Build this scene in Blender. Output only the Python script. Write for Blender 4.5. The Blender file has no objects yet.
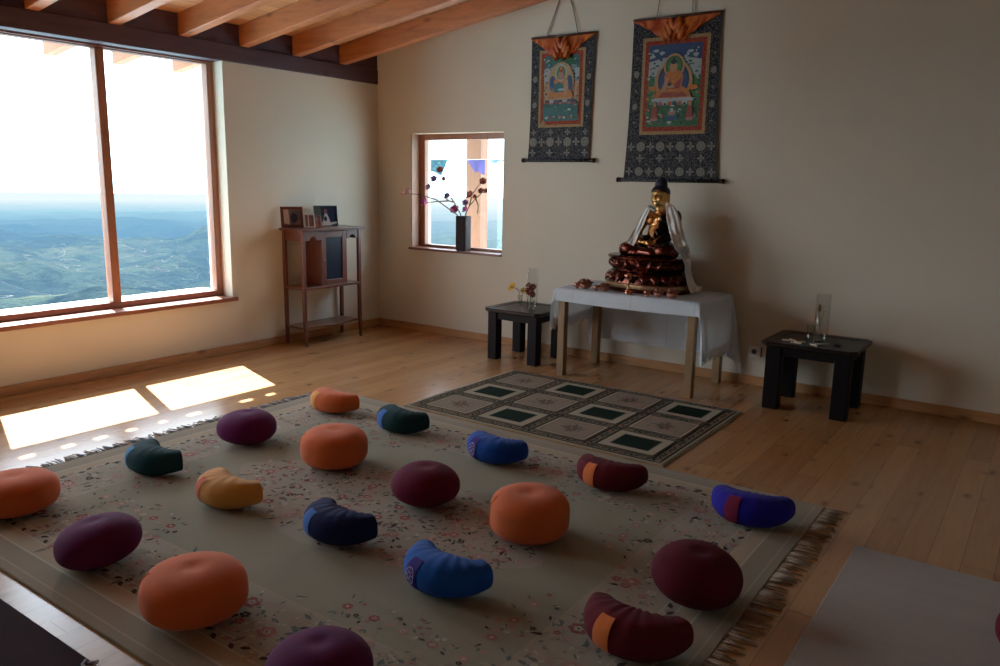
import bpy, bmesh, math, random
from mathutils import Vector, Matrix, noise
random.seed(7)
PI = math.pi
SC = bpy.context.scene
COL = SC.collection

# ------------------------------------------------------------------ nodes
class V:
    """a node socket (or a number) with arithmetic"""
    nt = None
    def __init__(s, x): s.x = x
    @staticmethod
    def op(o, *a, clamp=False):
        n = V.nt.nodes.new('ShaderNodeMath'); n.operation = o; n.use_clamp = clamp
        for i, v in enumerate(a):
            v = v.x if isinstance(v, V) else v
            if isinstance(v, (int, float)): n.inputs[i].default_value = v
            else: V.nt.links.new(v, n.inputs[i])
        return V(n.outputs[0])
    def __add__(a, b): return V.op('ADD', a, b)
    __radd__ = __add__
    def __sub__(a, b): return V.op('SUBTRACT', a, b)
    def __rsub__(a, b): return V.op('SUBTRACT', b, a)
    def __mul__(a, b): return V.op('MULTIPLY', a, b)
    __rmul__ = __mul__
    def __truediv__(a, b): return V.op('DIVIDE', a, b)
    def floor(a): return V.op('FLOOR', a)
    def fract(a): return V.op('FRACT', a)
    def abs(a): return V.op('ABSOLUTE', a)
    def lt(a, b): return V.op('LESS_THAN', a, b)
    def gt(a, b): return V.op('GREATER_THAN', a, b)
    def pw(a, b): return V.op('POWER', a, b)
    def sin(a): return V.op('SINE', a)
    def clamp(a): return V.op('ADD', a, 0.0, clamp=True)

def link(a, b): V.nt.links.new(a.x if isinstance(a, V) else a, b)

def coords(kind='Object'):
    return V.nt.nodes.new('ShaderNodeTexCoord').outputs[kind]

def sep(v):
    n = V.nt.nodes.new('ShaderNodeSeparateXYZ'); link(v, n.inputs[0])
    return V(n.outputs[0]), V(n.outputs[1]), V(n.outputs[2])

def comb(x, y, z):
    n = V.nt.nodes.new('ShaderNodeCombineXYZ')
    for i, v in enumerate((x, y, z)):
        if isinstance(v, V): link(v, n.inputs[i])
        else: n.inputs[i].default_value = v
    return n.outputs[0]

def mapping(v, scale):
    n = V.nt.nodes.new('ShaderNodeMapping'); link(v, n.inputs[0]); n.inputs['Scale'].default_value = scale
    return n.outputs[0]

def nz(v, scale, detail=3, rough=.55, dist=0):
    n = V.nt.nodes.new('ShaderNodeTexNoise'); link(v, n.inputs['Vector'])
    n.inputs['Scale'].default_value = scale; n.inputs['Detail'].default_value = detail
    n.inputs['Roughness'].default_value = rough; n.inputs['Distortion'].default_value = dist
    return V(n.outputs[0])

def vor(v, scale, feature='F1', out='Distance'):
    n = V.nt.nodes.new('ShaderNodeTexVoronoi'); link(v, n.inputs['Vector']); n.feature = feature
    n.inputs['Scale'].default_value = scale
    return V(n.outputs[out])

def white(v):
    n = V.nt.nodes.new('ShaderNodeTexWhiteNoise'); link(v, n.inputs['Vector'])
    return V(n.outputs['Value'])

def ramp(f, stops):
    n = V.nt.nodes.new('ShaderNodeValToRGB'); link(f, n.inputs[0])
    e = n.color_ramp.elements
    while len(e) < len(stops): e.new(.5)
    for el, (p, c) in zip(e, stops): el.position = p; el.color = (*c, 1)
    return n.outputs[0]

def mixc(f, a, b):
    n = V.nt.nodes.new('ShaderNodeMix'); n.data_type = 'RGBA'
    if isinstance(f, (int, float)): n.inputs[0].default_value = f
    else: link(f, n.inputs[0])
    for i, c in ((6, a), (7, b)):
        if isinstance(c, tuple): n.inputs[i].default_value = (*c, 1)
        else: link(c, n.inputs[i])
    return n.outputs[2]

def newmat(name):
    m = bpy.data.materials.new(name); m.use_nodes = True
    V.nt = m.node_tree
    return m, V.nt.nodes['Principled BSDF']

def setp(b, **k):
    for a, v in k.items():
        a = a.replace('_', ' ')
        if isinstance(v, tuple): b.inputs[a].default_value = (*v, 1)
        elif isinstance(v, (int, float)): b.inputs[a].default_value = v
        else: link(v, b.inputs[a])

def bump(b, h, strength=.3, dist=.01):
    n = V.nt.nodes.new('ShaderNodeBump'); n.inputs['Strength'].default_value = strength
    n.inputs['Distance'].default_value = dist; link(h, n.inputs['Height']); link(n.outputs[0], b.inputs['Normal'])

def darker(c, f): return tuple(max(0, x * f) for x in c)

def plain(name, c, rough=.6, var=.12, scale=12, metal=0, bmp=0, bscale=80, **k):
    m, b = newmat(name); o = coords()
    col = mixc(nz(o, scale), darker(c, 1 - var), darker(c, 1 + var))
    setp(b, Base_Color=col, Roughness=rough, Metallic=metal, **k)
    if bmp: bump(b, nz(o, bscale, 4), bmp, .004)
    return m

def fabric(name, c, rough=.9, weave=700, sheen=.10, var=.14):
    m, b = newmat(name); o = coords()
    col = mixc(nz(o, 9, 4), darker(c, 1 - var), darker(c, 1 + var))
    setp(b, Base_Color=col, Roughness=rough, Sheen_Weight=sheen * min(1, max(c) * 1.6), Sheen_Roughness=.5)
    b.inputs['Specular IOR Level'].default_value = .15
    bump(b, nz(o, weave, 2) + nz(o, 26, 3) * 2.0, .25, .004)
    return m

def wood(name, c, axis=1, rough=.45, dark=.62, knots=True, scale=1.0, spec=.4):
    m, b = newmat(name); o = coords()
    s = [9 * scale] * 3; s[axis] = .9 * scale
    g = nz(mapping(o, tuple(s)), 3.0, 5, .6, .8)
    f = nz(mapping(o, tuple(x * 7 for x in s)), 3.0, 2)
    col = ramp(g * .75 + f * .25, [(.28, darker(c, dark)), (.5, c), (.72, darker(c, 1.18))])
    if knots:
        s2 = [7.0] * 3; s2[axis] = 3.2
        k = vor(mapping(o, tuple(s2)), 1.0)
        col = mixc((1.0 - k * 5.2).clamp(), col, darker(c, .16))
    setp(b, Base_Color=col, Roughness=rough); b.inputs['Specular IOR Level'].default_value = spec
    bump(b, f, .12, .003)
    return m

def metal(name, c, rough=.3, var=.2):
    m, b = newmat(name); o = coords()
    n = nz(o, 25, 4)
    setp(b, Base_Color=mixc(n, darker(c, 1 - var), darker(c, 1 + var)), Metallic=1.0, Roughness=n * .25 + (rough - .12))
    return m

def thin_glass(name, tint=(1, 1, 1), k=.9):
    m, b = newmat(name); nt = V.nt; nt.nodes.remove(b)
    t = nt.nodes.new('ShaderNodeBsdfTransparent'); t.inputs[0].default_value = (*tint, 1)
    g = nt.nodes.new('ShaderNodeBsdfGlossy'); g.inputs['Roughness'].default_value = .02
    lw = nt.nodes.new('ShaderNodeLayerWeight'); lw.inputs[0].default_value = .5
    fr = V(lw.outputs['Facing']).pw(5.0) * .95 + .045
    n = nz(coords(), 3)
    mx = nt.nodes.new('ShaderNodeMixShader')
    link(fr * k * (n * .06 + .97), mx.inputs[0]); link(t.outputs[0], mx.inputs[1]); link(g.outputs[0], mx.inputs[2])
    link(mx.outputs[0], nt.nodes['Material Output'].inputs[0])
    return m

# ------------------------------------------------------------------ materials
M = {}
def floor_mat():
    m, b = newmat('pine_floorboards'); o = coords(); x, y, z = sep(o)
    px = x / .118; row = px.floor(); r = white(comb(row, 0, 0))
    py = (y + r * 5.0) / 2.3; cell = py.floor(); rr = white(comb(row, cell, 3.0))
    sh = comb(x + rr * 17.0, y + r * 11.0, 0.0)
    g = nz(mapping(sh, (16, 1.1, 1)), 2.2, 5, .6, 1.0)
    base = ramp(g * .62 + rr * .38, [(.15, (.29, .128, .047)), (.5, (.39, .186, .072)), (.85, (.49, .256, .108))])
    k = vor(mapping(sh, (7.5, 4.0, 1)), 1.05)
    col = mixc((1.0 - k * 6.0).clamp(), base, (.07, .025, .01))
    ring = ((1.0 - (k - .16).abs() * 12.0).clamp()) * .35
    col = mixc(ring, col, (.24, .10, .035))
    fx = px.fract(); fy = py.fract()
    gap = fx.lt(.018) + fy.lt(.0016)
    col = mixc(gap.clamp() * .75, col, (.06, .03, .012))
    setp(b, Base_Color=col, Roughness=g * .10 + .17)
    b.inputs['Specular IOR Level'].default_value = .6
    bump(b, g * .2 - gap * 1.0, .15, .002)
    return m
M['floor'] = floor_mat()
def wall_mat():
    m, b = newmat('cream_plaster'); o = coords()
    n = nz(o, 1.3, 4); n2 = nz(o, 45, 5)
    setp(b, Base_Color=mixc(n, (.59, .54, .435), (.67, .62, .52)), Roughness=.88)
    b.inputs['Specular IOR Level'].default_value = .2
    bump(b, n2 + n * 2.0, .2, .006)
    return m
M['wall'] = wall_mat()
def board_mat():
    m, b = newmat('ceiling_boards'); o = coords(); x, y, z = sep(o)
    px = x / .13; row = px.floor(); r = white(comb(row, 0, 1.0))
    g = nz(mapping(comb(x + r * 9.0, y, 0), (12, 1.2, 1)), 2.5, 4, .6, .8)
    col = ramp(g * .7 + r * .3, [(.25, (.36, .14, .05)), (.55, (.50, .22, .08)), (.8, (.58, .29, .12))])
    k = vor(mapping(comb(x + r * 9.0, y, 0), (8, 3.5, 1)), 1.0)
    col = mixc((1.0 - k * 8.0).clamp(), col, (.12, .045, .015))
    gap = px.fract().lt(.05)
    col = mixc(gap * .8, col, (.08, .03, .01))
    setp(b, Base_Color=col, Roughness=.5)
    return m
M['boards'] = board_mat()
M['rafter'] = wood('pine_rafter', (.42, .135, .045), 0, .5, .6)
M['beam'] = wood('dark_plate_beam', (.064, .034, .050), 1, .5, .6)
M['frame'] = wood('window_frame_wood', (.27, .105, .055), 2, .32, .62, False)
M['frame_h'] = wood('window_rail_wood', (.20, .072, .045), 1, .32, .62, False)
M['base'] = wood('pine_baseboard', (.44, .215, .09), 1, .4, .6)
M['base_x'] = wood('pine_baseboard_back', (.44, .215, .09), 0, .4, .6)
M['post'] = wood('larch_post', (.20, .098, .058), 2, .7, .8, False)
M['glass'] = thin_glass('window_pane', (.97, .99, 1.0))
M['vase_glass'] = thin_glass('clear_vase_glass', (.98, .985, .983), 1.0)
M['espresso'] = wood('espresso_wood', (.006, .0032, .004), 2, .5, .6, False, 1.0, .12)
M['espresso_top'] = wood('espresso_wood_top', (.012, .006, .006), 0, .38, .6, False, 1.0, .22)
M['mahog'] = wood('mahogany', (.11, .034, .024), 2, .35, .5, False)
M['mahog_top'] = wood('mahogany_top', (.12, .040, .026), 1, .3, .5, False)
M['oak'] = wood('light_oak_leg', (.24, .14, .065), 2, .5, .7, False)
M['cloth'] = None
def cloth_mat():
    m, b = newmat('white_altar_cloth'); o = coords('UV'); x, y, z = sep(o)
    cr = ((x * 2.05 + .18).fract() - .5).abs().lt(.007)  # fold creases, their shade put into the colour as darker lines
    n = nz(coords(), 14, 3)
    setp(b, Base_Color=mixc((cr * .5).clamp(), mixc(n, (.60, .68, .78), (.72, .79, .87)), (.36, .40, .46)), Roughness=.85)
    bump(b, n * .6 - cr * .8 + nz(coords(), 400, 2) * .1, .6, .012)
    tr = V.nt.nodes.new('ShaderNodeBsdfTranslucent'); tr.inputs[0].default_value = (.7, .7, .72, 1)
    mx = V.nt.nodes.new('ShaderNodeMixShader'); mx.inputs[0].default_value = .18
    link(b.outputs[0], mx.inputs[1]); link(tr.outputs[0], mx.inputs[2])
    link(mx.outputs[0], V.nt.nodes['Material Output'].inputs[0])
    return m
M['cloth'] = cloth_mat()
def lace_mat():
    m, b = newmat('white_lace'); o = coords('UV')
    v = vor(o, 46); v2 = vor(o, 17)
    hole = v.lt(.33) * v2.gt(.22)
    setp(b, Base_Color=(.74, .78, .82), Roughness=.9)
    tr = V.nt.nodes.new('ShaderNodeBsdfTransparent')
    mx = V.nt.nodes.new('ShaderNodeMixShader'); link(hole, mx.inputs[0])
    link(b.outputs[0], mx.inputs[1]); link(tr.outputs[0], mx.inputs[2])
    link(mx.outputs[0], V.nt.nodes['Material Output'].inputs[0])
    return m
M['lace'] = lace_mat()
M['scarf'] = fabric('khata_silk', (.72, .71, .69), .9, 300, .1)
M['gold'] = metal('matte_gold', (.66, .40, .14), .42)
M['bodygold'] = metal('copper_gold', (.52, .24, .085), .28)
M['robe'] = metal('dark_bronze_robe', (.030, .016, .014), .28)
M['copper'] = metal('dark_copper', (.095, .026, .018), .24)
M['rim'] = metal('brass_band', (.42, .27, .14), .40)
M['bowl'] = metal('polished_copper', (.56, .22, .14), .22)
M['hair'] = plain('indigo_hair', (.006, .009, .030), .5, .3, 60, bmp=.8, bscale=120)
M['black'] = plain('black_paint', (.008, .008, .010), .4)
M['lip'] = plain('lip_paint', (.30, .06, .04), .5)
M['navyglass'] = plain('dark_blue_glass', (.004, .012, .030), .30, .3, 4, Specular_IOR_Level=.2)
M['whiteplastic'] = plain('white_plastic', (.85, .85, .83), .35, .03)
M['darkhole'] = plain('socket_hole', (.02, .02, .02), .6)

# ------------------------------------------------------------------ mesh builder
ORIG = {}
class G:
    def __init__(s): s.v = []; s.f = []; s.m = []; s.s = []; s.uv = {}
    def add(s, vs, fs, mi=0, smooth=True):
        b = len(s.v); s.v += [tuple(v) for v in vs]
        for f in fs:
            s.f.append([b + i for i in f]); s.m.append(mi); s.s.append(smooth)
        return b
    def bm(s, bm, mi=0, smooth=False):
        bm.verts.index_update()
        s.add([v.co[:] for v in bm.verts], [[v.index for v in f.verts] for f in bm.faces], mi, smooth); bm.free()
    def box(s, lo, hi, bev=0.0, mi=0, mat=None, seg=2):
        bm = bmesh.new(); bmesh.ops.create_cube(bm, size=1)
        for v in bm.verts: v.co = Vector([lo[i] + (v.co[i] + .5) * (hi[i] - lo[i]) for i in range(3)])
        if bev: bmesh.ops.bevel(bm, geom=bm.edges[:], offset=bev, segments=seg, affect='EDGES', profile=.5)
        if mat is not None: bmesh.ops.transform(bm, matrix=mat, verts=bm.verts[:])
        s.bm(bm, mi)
    def prism(s, pts, h, axis=2, at=0, mi=0, smooth=False):
        """polygon pts (2D) extruded along axis from at to at+h"""
        def mk(p, w): return {2: (p[0], p[1], w), 1: (p[0], w, p[1]), 0: (w, p[0], p[1])}[axis]
        n = len(pts)
        vs = [mk(p, at) for p in pts] + [mk(p, at + h) for p in pts]
        fs = [list(range(n))[::-1], list(range(n, 2 * n))] + [[i, (i + 1) % n, n + (i + 1) % n, n + i] for i in range(n)]
        s.add(vs, fs, mi, smooth)
    def grid(s, fn, nu, nv, cu=False, cv=False, mi=0, smooth=True, uv=None):
        b = len(s.v)
        for i in range(nu):
            for j in range(nv): s.v.append(tuple(fn(i, j)))
        for i in range(nu if cu else nu - 1):
            for j in range(nv if cv else nv - 1):
                i2, j2 = (i + 1) % nu, (j + 1) % nv
                s.f.append([b + i * nv + j, b + i2 * nv + j, b + i2 * nv + j2, b + i * nv + j2]); s.m.append(mi); s.s.append(smooth)
        if uv:
            for i in range(nu):
                for j in range(nv): s.uv[b + i * nv + j] = uv(i, j)
        return b
    def lathe(s, prof, c=(0, 0, 0), n=32, mi=0, smooth=True, mat=None, cap=True):
        b = len(s.v); c = Vector(c)
        for r, z in prof:
            for k in range(n):
                p = Vector((r * math.cos(2 * PI * k / n), r * math.sin(2 * PI * k / n), z))
                if mat is not None: p = mat @ p
                s.v.append(tuple(c + p))
        for i in range(len(prof) - 1):
            for k in range(n):
                s.f.append([b + i * n + k, b + i * n + (k + 1) % n, b + (i + 1) * n + (k + 1) % n, b + (i + 1) * n + k]); s.m.append(mi); s.s.append(smooth)
        if cap:
            if prof[0][0] > 1e-6: s.f.append([b + k for k in range(n)][::-1]); s.m.append(mi); s.s.append(False)
            if prof[-1][0] > 1e-6: s.f.append([b + (len(prof) - 1) * n + k for k in range(n)]); s.m.append(mi); s.s.append(False)
    def ell(s, c, r, n=24, mi=0, rot=None):
        c = Vector(c); h = n // 2
        def fn(i, j):
            a = PI * i / h; t = 2 * PI * j / n
            p = Vector((r[0] * math.sin(a) * math.cos(t), r[1] * math.sin(a) * math.sin(t), -r[2] * math.cos(a)))
            return c + (rot @ p if rot else p)
        s.grid(fn, h + 1, n, False, True, mi)
    def tube(s, pts, rad, n=10, mi=0, flat=None):
        pts = [Vector(p) for p in pts]; N = len(pts)
        if not isinstance(rad, (list, tuple)): rad = [rad] * N
        tang = [(pts[min(i + 1, N - 1)] - pts[max(i - 1, 0)]).normalized() for i in range(N)]
        ref = Vector((0, 0, 1)) if abs(tang[0].z) < .9 else Vector((1, 0, 0))
        a = tang[0].cross(ref).normalized(); b = len(s.v)
        for i in range(N):
            a = (a - tang[i] * a.dot(tang[i])).normalized(); c = tang[i].cross(a)
            for k in range(n):
                t = 2 * PI * k / n
                s.v.append(tuple(pts[i] + (a * math.cos(t) + c * math.sin(t)) * rad[i]))
        for i in range(N - 1):
            for k in range(n):
                s.f.append([b + i * n + k, b + i * n + (k + 1) % n, b + (i + 1) * n + (k + 1) % n, b + (i + 1) * n + k]); s.m.append(mi); s.s.append(True)
        s.f.append([b + k for k in range(n)][::-1]); s.m.append(mi); s.s.append(False)
        s.f.append([b + (N - 1) * n + k for k in range(n)]); s.m.append(mi); s.s.append(False)
    def capsule(s, p, q, a, b_, n=14, mi=0):
        p, q = Vector(p), Vector(q); d = (q - p); L = d.length; d = d / L if L > 1e-6 else Vector((0, 0, 1))
        pts = []; rad = []
        for k in range(6):
            t = PI / 2 * k / 5; pts.append(p - d * a * math.cos(t)); rad.append(max(a * math.sin(t), 1e-4))
        for k in range(1, 6):
            t = PI / 2 * k / 5; pts.append(q + d * b_ * math.sin(t)); rad.append(max(b_ * math.cos(t), 1e-4))
        pts.insert(6, q); rad.insert(6, b_)
        s.tube(pts, rad, n, mi)
    def poly(s, pts, mi=0): s.add(pts, [list(range(len(pts)))], mi, False)
    def build(s, name, mats, parent=None, fix=False, autosmooth=None):
        off = Vector(ORIG.get(parent.name, (0, 0, 0))) if parent is not None else Vector((0, 0, 0))
        me = bpy.data.meshes.new(name)
        me.from_pydata([tuple(Vector(v) - off) for v in s.v], [], s.f)
        if not isinstance(mats, (list, tuple)): mats = [mats]
        for m in mats: me.materials.append(m)
        me.polygons.foreach_set('material_index', s.m); me.polygons.foreach_set('use_smooth', s.s)
        if s.uv:
            l = me.uv_layers.new(name='UVMap')
            for lp in me.loops: l.data[lp.index].uv = s.uv.get(lp.vertex_index, (0, 0))
        me.validate(); me.update()
        if fix:
            bm = bmesh.new(); bm.from_mesh(me); bmesh.ops.remove_doubles(bm, verts=bm.verts, dist=1e-5)
            bmesh.ops.recalc_face_normals(bm, faces=bm.faces); bm.to_mesh(me); bm.free()
        o = bpy.data.objects.new(name, me); COL.objects.link(o)
        if parent is not None: o.parent = parent
        ORIG[o.name] = tuple(off) if parent is not None else (0, 0, 0)
        return o

def tag(o, label=None, cat=None, group=None, kind=None):
    for k, v in (('label', label), ('category', cat), ('group', group), ('kind', kind)):
        if v: o[k] = v
    return o
def empty(name, loc, label, cat, group=None, rz=0):
    o = bpy.data.objects.new(name, None); COL.objects.link(o); o.location = loc; o.rotation_euler = (0, 0, rz)
    ORIG[o.name] = tuple(loc)
    return tag(o, label, cat, group)
def local(name, loc, label, cat, group=None, rz=0):
    """an Empty whose parts are modelled in local coordinates"""
    o = empty(name, loc, label, cat, group, rz); ORIG[o.name] = (0, 0, 0); return o
def struct(o): o['kind'] = 'structure'; return o
def wave(x, y, z=0, s=1.0): return noise.noise(Vector((x * s, y * s, z * s)))

# ------------------------------------------------------------------ camera
cam = bpy.data.cameras.new('camera'); co = bpy.data.objects.new('camera', cam); COL.objects.link(co)
yaw, pitch, roll = -.6139, -.1912, .0188
F = Vector((math.sin(yaw) * math.cos(pitch), math.cos(yaw) * math.cos(pitch), math.sin(pitch)))
R0 = Vector((math.cos(yaw), -math.sin(yaw), 0)); U0 = R0.cross(F)
R_ = R0 * math.cos(roll) + U0 * math.sin(roll); U_ = -R0 * math.sin(roll) + U0 * math.cos(roll)
mw = Matrix((R_, U_, -F)).transposed().to_4x4(); mw.translation = (5.7121, -5.9168, 1.5)
co.matrix_world = mw
cam.sensor_width = 36; cam.lens = 787.5 * 36 / 1000; cam.clip_start = .05; cam.clip_end = 200000
SC.camera = co

# ------------------------------------------------------------------ room shell
XR, YF = 7.8, -8.2
def ctop(x): return 2.54 + .15 * x + .17     # underside of the ceiling boards
g = G(); g.box((-.0, YF, -.12), (XR, 0, 0)); struct(g.build('floor', M['floor']))
WY0, WY1, WZ0, WZ1 = -3.78, -1.79, .45, 2.41
g = G()
g.box((-.30, YF - .3, -.12), (0, .30, WZ0))
g.box((-.30, WY1, WZ0), (0, 0.30, WZ1)); g.box((-.30, -4.35, WZ0), (0, WY0, WZ1)); g.box((-.30, YF - .3, WZ0), (0, -5.7, WZ1))  # the gap left here is the opening of the added window
struct(g.build('wall_left', M['wall']))
SX0, SX1, SZ0, SZ1 = .44, 1.545, .812, 1.93
g = G()
def wp(x0, x1, z0, z1=None):
    g.prism([(x0, z0), (x1, z0), (x1, z1 if z1 else ctop(x1)), (x0, z1 if z1 else ctop(x0))], .3, 1, 0)
wp(0, SX0, -.12); wp(SX0, SX1, -.12, SZ0); wp(SX0, SX1, SZ1); wp(SX1, XR + .3, -.12)
struct(g.build('wall_back', M['wall']))
g = G(); g.box((XR, YF - .3, -.12), (XR + .3, 0, ctop(XR) + .05)); struct(g.build('wall_right', M['wall']))
g = G(); g.prism([(0, -.12), (XR, -.12), (XR, ctop(XR)), (0, ctop(0))], -.3, 1, YF); struct(g.build('wall_front', M['wall']))
g = G()
x0 = -.89
g.add([(x0, YF - .3, ctop(x0)), (XR + .3, YF - .3, ctop(XR + .3)), (XR + .3, .9, ctop(XR + .3)), (x0, .9, ctop(x0)),
       (x0, YF - .3, ctop(x0) + .06), (XR + .3, YF - .3, ctop(XR + .3) + .06), (XR + .3, .9, ctop(XR + .3) + .06), (x0, .9, ctop(x0) + .06)],
      [[0, 3, 2, 1], [4, 5, 6, 7], [0, 1, 5, 4], [1, 2, 6, 5], [2, 3, 7, 6], [3, 0, 4, 7]], 0, False)
struct(g.build('ceiling', M['boards']))
# plate beam, blocking over it, rafters
g = G(); g.box((-.28, YF, 2.41), (.012, -.001, 2.545), .006); g.box((-.28, -.002, 2.41), (-.001, .30, 2.545)); struct(g.build('trim_1', M['beam']))
g = G(); g.box((-.12, YF, 2.545), (-.004, .30, 2.72)); struct(g.build('trim_2', M['beam']))
for k in range(14):
    yc = -.455 - .555 * k; w = .045
    if yc < YF + .1: break
    g = G(); xa, xb = -.97, XR
    z = lambda x: 2.545 + .15 * x
    g.prism([(xa, z(xa)), (xb, z(xb)), (xb, z(xb) + .165), (xa, z(xa) + .165)], -2 * w, 1, yc + w)
    o = g.build('trim_%d' % (3 + k), M['rafter'])
    bv = o.modifiers.new('bevel', 'BEVEL'); bv.width = .006; bv.segments = 2
    struct(o)
# eave: unseen board shaped to cut the sun, slots standing for tile gaps, roof sheet above it
slots = [-3.262 + .2008 * i for i in range(-8, 12)]
g = G()
def fb(y0, y1, z0, z1): g.box((-1.152, y0, z0), (-1.147, y1, z1))
fb(YF - .3, .9, 2.597, 2.780); fb(YF - .3, .9, 2.826, 3.05)
prev = YF - .3
for i, y in enumerate(slots):
    h = .045 if i % 2 else .033
    fb(prev, y - h, 2.780, 2.826); prev = y + h
fb(prev, .9, 2.780, 2.826)
g.box((-1.16, YF - .3, 3.0), (-.80, .9, 3.05)); g.box((-.82, YF - .3, ctop(-.82) + .061), (-.80, .9, 3.05))
struct(g.build('trim_30', M['beam']))
# baseboards
g = G(); g.box((0, YF, 0), (.02, -.02, .07), .004); struct(g.build('baseboard_left', M['base']))
g = G(); g.box((0, -.02, 0), (XR, 0, .07), .004); struct(g.build('baseboard_back', M['base_x']))

# ------------------------------------------------------------------ windows
fx0, fx1 = -.195, -.125
w1 = empty('window_1', (-.12, -2.785, .48), None, None); struct(w1)
g = G()
g.box((fx0, WY0, .485), (fx1, -3.66, 2.41), .006); g.box((fx0, -1.850, .485), (fx1, WY1, 2.41), .006)
g.box((fx0 - .02, -1.83, .485), (fx0 + .02, WY1, 2.41), .004)
g.build('frame', M['frame'], w1)
g = G(); g.box((fx0, -3.66, .485), (fx1, -1.850, .532), .005); g.box((fx0, -3.66, 2.385), (fx1, -1.850, 2.41), .005)
g.box((fx1 - .01, -3.66, 2.395), (fx1 + .02, -1.80, 2.41), .004)
g.build('rail', M['frame_h'], w1)
g = G(); g.box((fx0, -2.770, .532), (fx1 + .01, -2.702, 2.385), .006); g.build('mullion', M['frame'], w1)
for a, b in ((-3.66, -2.770), (-2.702, -1.850)):
    g = G(); g.box((-.167, a - .0, .532), (-.162, b, 2.385)); g.build('pane', M['glass'], w1)
g = G(); g.box((-.125, WY0 - .03, .45), (.05, WY1 + .025, .485), .005); g.build('sill', M['frame_h'], w1)
g = G(); g.box((-.42, WY0 + .001, .46), (-.195, WY1 - .001, .525), .004); g.build('outer_sill', plain('pale_stone_sill', (.62, .58, .52), .8), w1)
w_fill = empty('fill_window', (-.12, -5.6, .48), None, None); struct(w_fill)  # added window, out of view, to let more sky light into the room
g = G(); g.box((fx0, -5.7, .46), (fx1, -4.35, .53), .005); g.box((fx0, -5.7, 2.355), (fx1, -4.35, 2.41), .005); g.box((fx0, -5.7, .53), (fx1, -5.6, 2.355), .005); g.box((fx0, -4.45, .53), (fx1, -4.35, 2.355), .005); g.box((fx0, -5.06, .53), (fx1, -4.99, 2.355), .005)
g.build('frame', M['frame'], w_fill)
g = G(); g.box((-.125, -5.72, .45), (.05, -4.33, .485), .005); g.build('sill', M['frame_h'], w_fill)
for a, b in ((-5.6, -5.06), (-4.99, -4.45)):
    g = G(); g.box((-.167, a, .532), (-.162, b, 2.355)); g.build('pane', M['glass'], w_fill)
w2 = empty('window_2', (1.0, .14, .83), None, None); struct(w2)
g = G()
g.box((SX0, .12, .832), (.515, .18, SZ1), .005); g.box((1.475, .12, .832), (SX1, .18, SZ1), .005)
g.box((.515, .12, .832), (1.475, .18, .862), .004); g.box((.515, .12, 1.874), (1.475, .18, SZ1), .005)
g.build('frame', M['frame'], w2)
g = G(); g.box((SX0 - .0, .0005, .832), (SX0 + .010, .12, SZ1 - .001), .002); g.build('lining', wood('lining_wood', (.26, .12, .07), 2, .5, .7, False), w2)
g = G(); g.box((.515, .148, .862), (1.475, .152, 1.874)); g.build('pane', M['glass'], w2)
g = G(); g.box((SX0 - .02, -.025, SZ0), (SX1 - .005, .13, .835), .004); g.build('sill', wood('sill_wood', (.20, .072, .045), 0, .32, .62, False), w2)

# ------------------------------------------------------------------ the outside
g = G()
NR, NA = 170, 300
def hgt(r, a):
    x, y = r * math.cos(a), r * math.sin(a)
    base = -8 - 245 * (1 - math.exp(-max(0, r - 30) / 420)) - 1150 * (1 - math.exp(-r / 26000))
    p = Vector((x, y, 0))
    amp = 2.2 * min(1, max(0, (r - 120)) / 1200) * math.exp(-r / 26000)
    h = noise.fractal(p / 1500 + Vector((7, 3, 1)), 1.0, 2.1, 7) * 62 + abs(noise.noise(p / 520)) * 62 + abs(noise.noise(p / 230)) * 20 + noise.noise(p / 4200) * 55
    return x, y, base + h * amp - (30 if r > 20000 else 0)
def tf(i, j):
    r = 25 * (60000 / 25) ** (i / (NR - 1)); a = math.radians(70 + 150 * j / (NA - 1))
    return hgt(r, a)
g.grid(tf, NR, NA)
def land_mat():
    m, b = newmat('hazy_hills'); nt = V.nt
    o = coords(); x, y, z = sep(o)
    ln = nt.nodes.new('ShaderNodeVectorMath'); ln.operation = 'LENGTH'; link(o, ln.inputs[0]); d = V(ln.outputs['Value'])
    n = nz(o, .0016, 8, .62, .4); n2 = nz(o, .012, 6, .7)
    col = ramp(n, [(.32, (.008, .015, .019)), (.46, (.016, .027, .026)), (.56, (.036, .052, .034)), (.70, (.085, .090, .055))])
    col = mixc((n2 - .47).clamp() * 5.0, col, (.004, .008, .011))
    col = mixc(((n2 - .62) * 9.0).clamp() * n.gt(.5), col, (.16, .16, .13))
    track = (nz(o, .0022, 2, .5, 1.2) - .5).abs().lt(.0016)
    col = mixc(track * .8, col, (.20, .19, .16))
    setp(b, Base_Color=col, Roughness=.95); b.inputs['Specular IOR Level'].default_value = 0
    bump(b, n2 + nz(o, .05, 4) * .4, 1.0, 45)
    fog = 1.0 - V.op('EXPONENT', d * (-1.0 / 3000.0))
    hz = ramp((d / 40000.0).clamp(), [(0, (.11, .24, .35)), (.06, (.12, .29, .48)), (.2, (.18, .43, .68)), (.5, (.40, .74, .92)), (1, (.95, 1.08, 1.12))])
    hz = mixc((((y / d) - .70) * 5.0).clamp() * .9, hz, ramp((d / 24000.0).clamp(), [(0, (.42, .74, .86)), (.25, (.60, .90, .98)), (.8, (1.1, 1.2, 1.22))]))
    em = nt.nodes.new('ShaderNodeEmission'); link(hz, em.inputs[0]); em.inputs[1].default_value = HAZE  # distance haze painted into the hills as emission, paler toward the north
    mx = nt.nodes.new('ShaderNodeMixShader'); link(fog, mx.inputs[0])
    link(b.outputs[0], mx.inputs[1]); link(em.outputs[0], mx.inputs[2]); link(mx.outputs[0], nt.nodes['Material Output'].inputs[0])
    return m
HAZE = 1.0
struct(g.build('hills', land_mat()))
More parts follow.
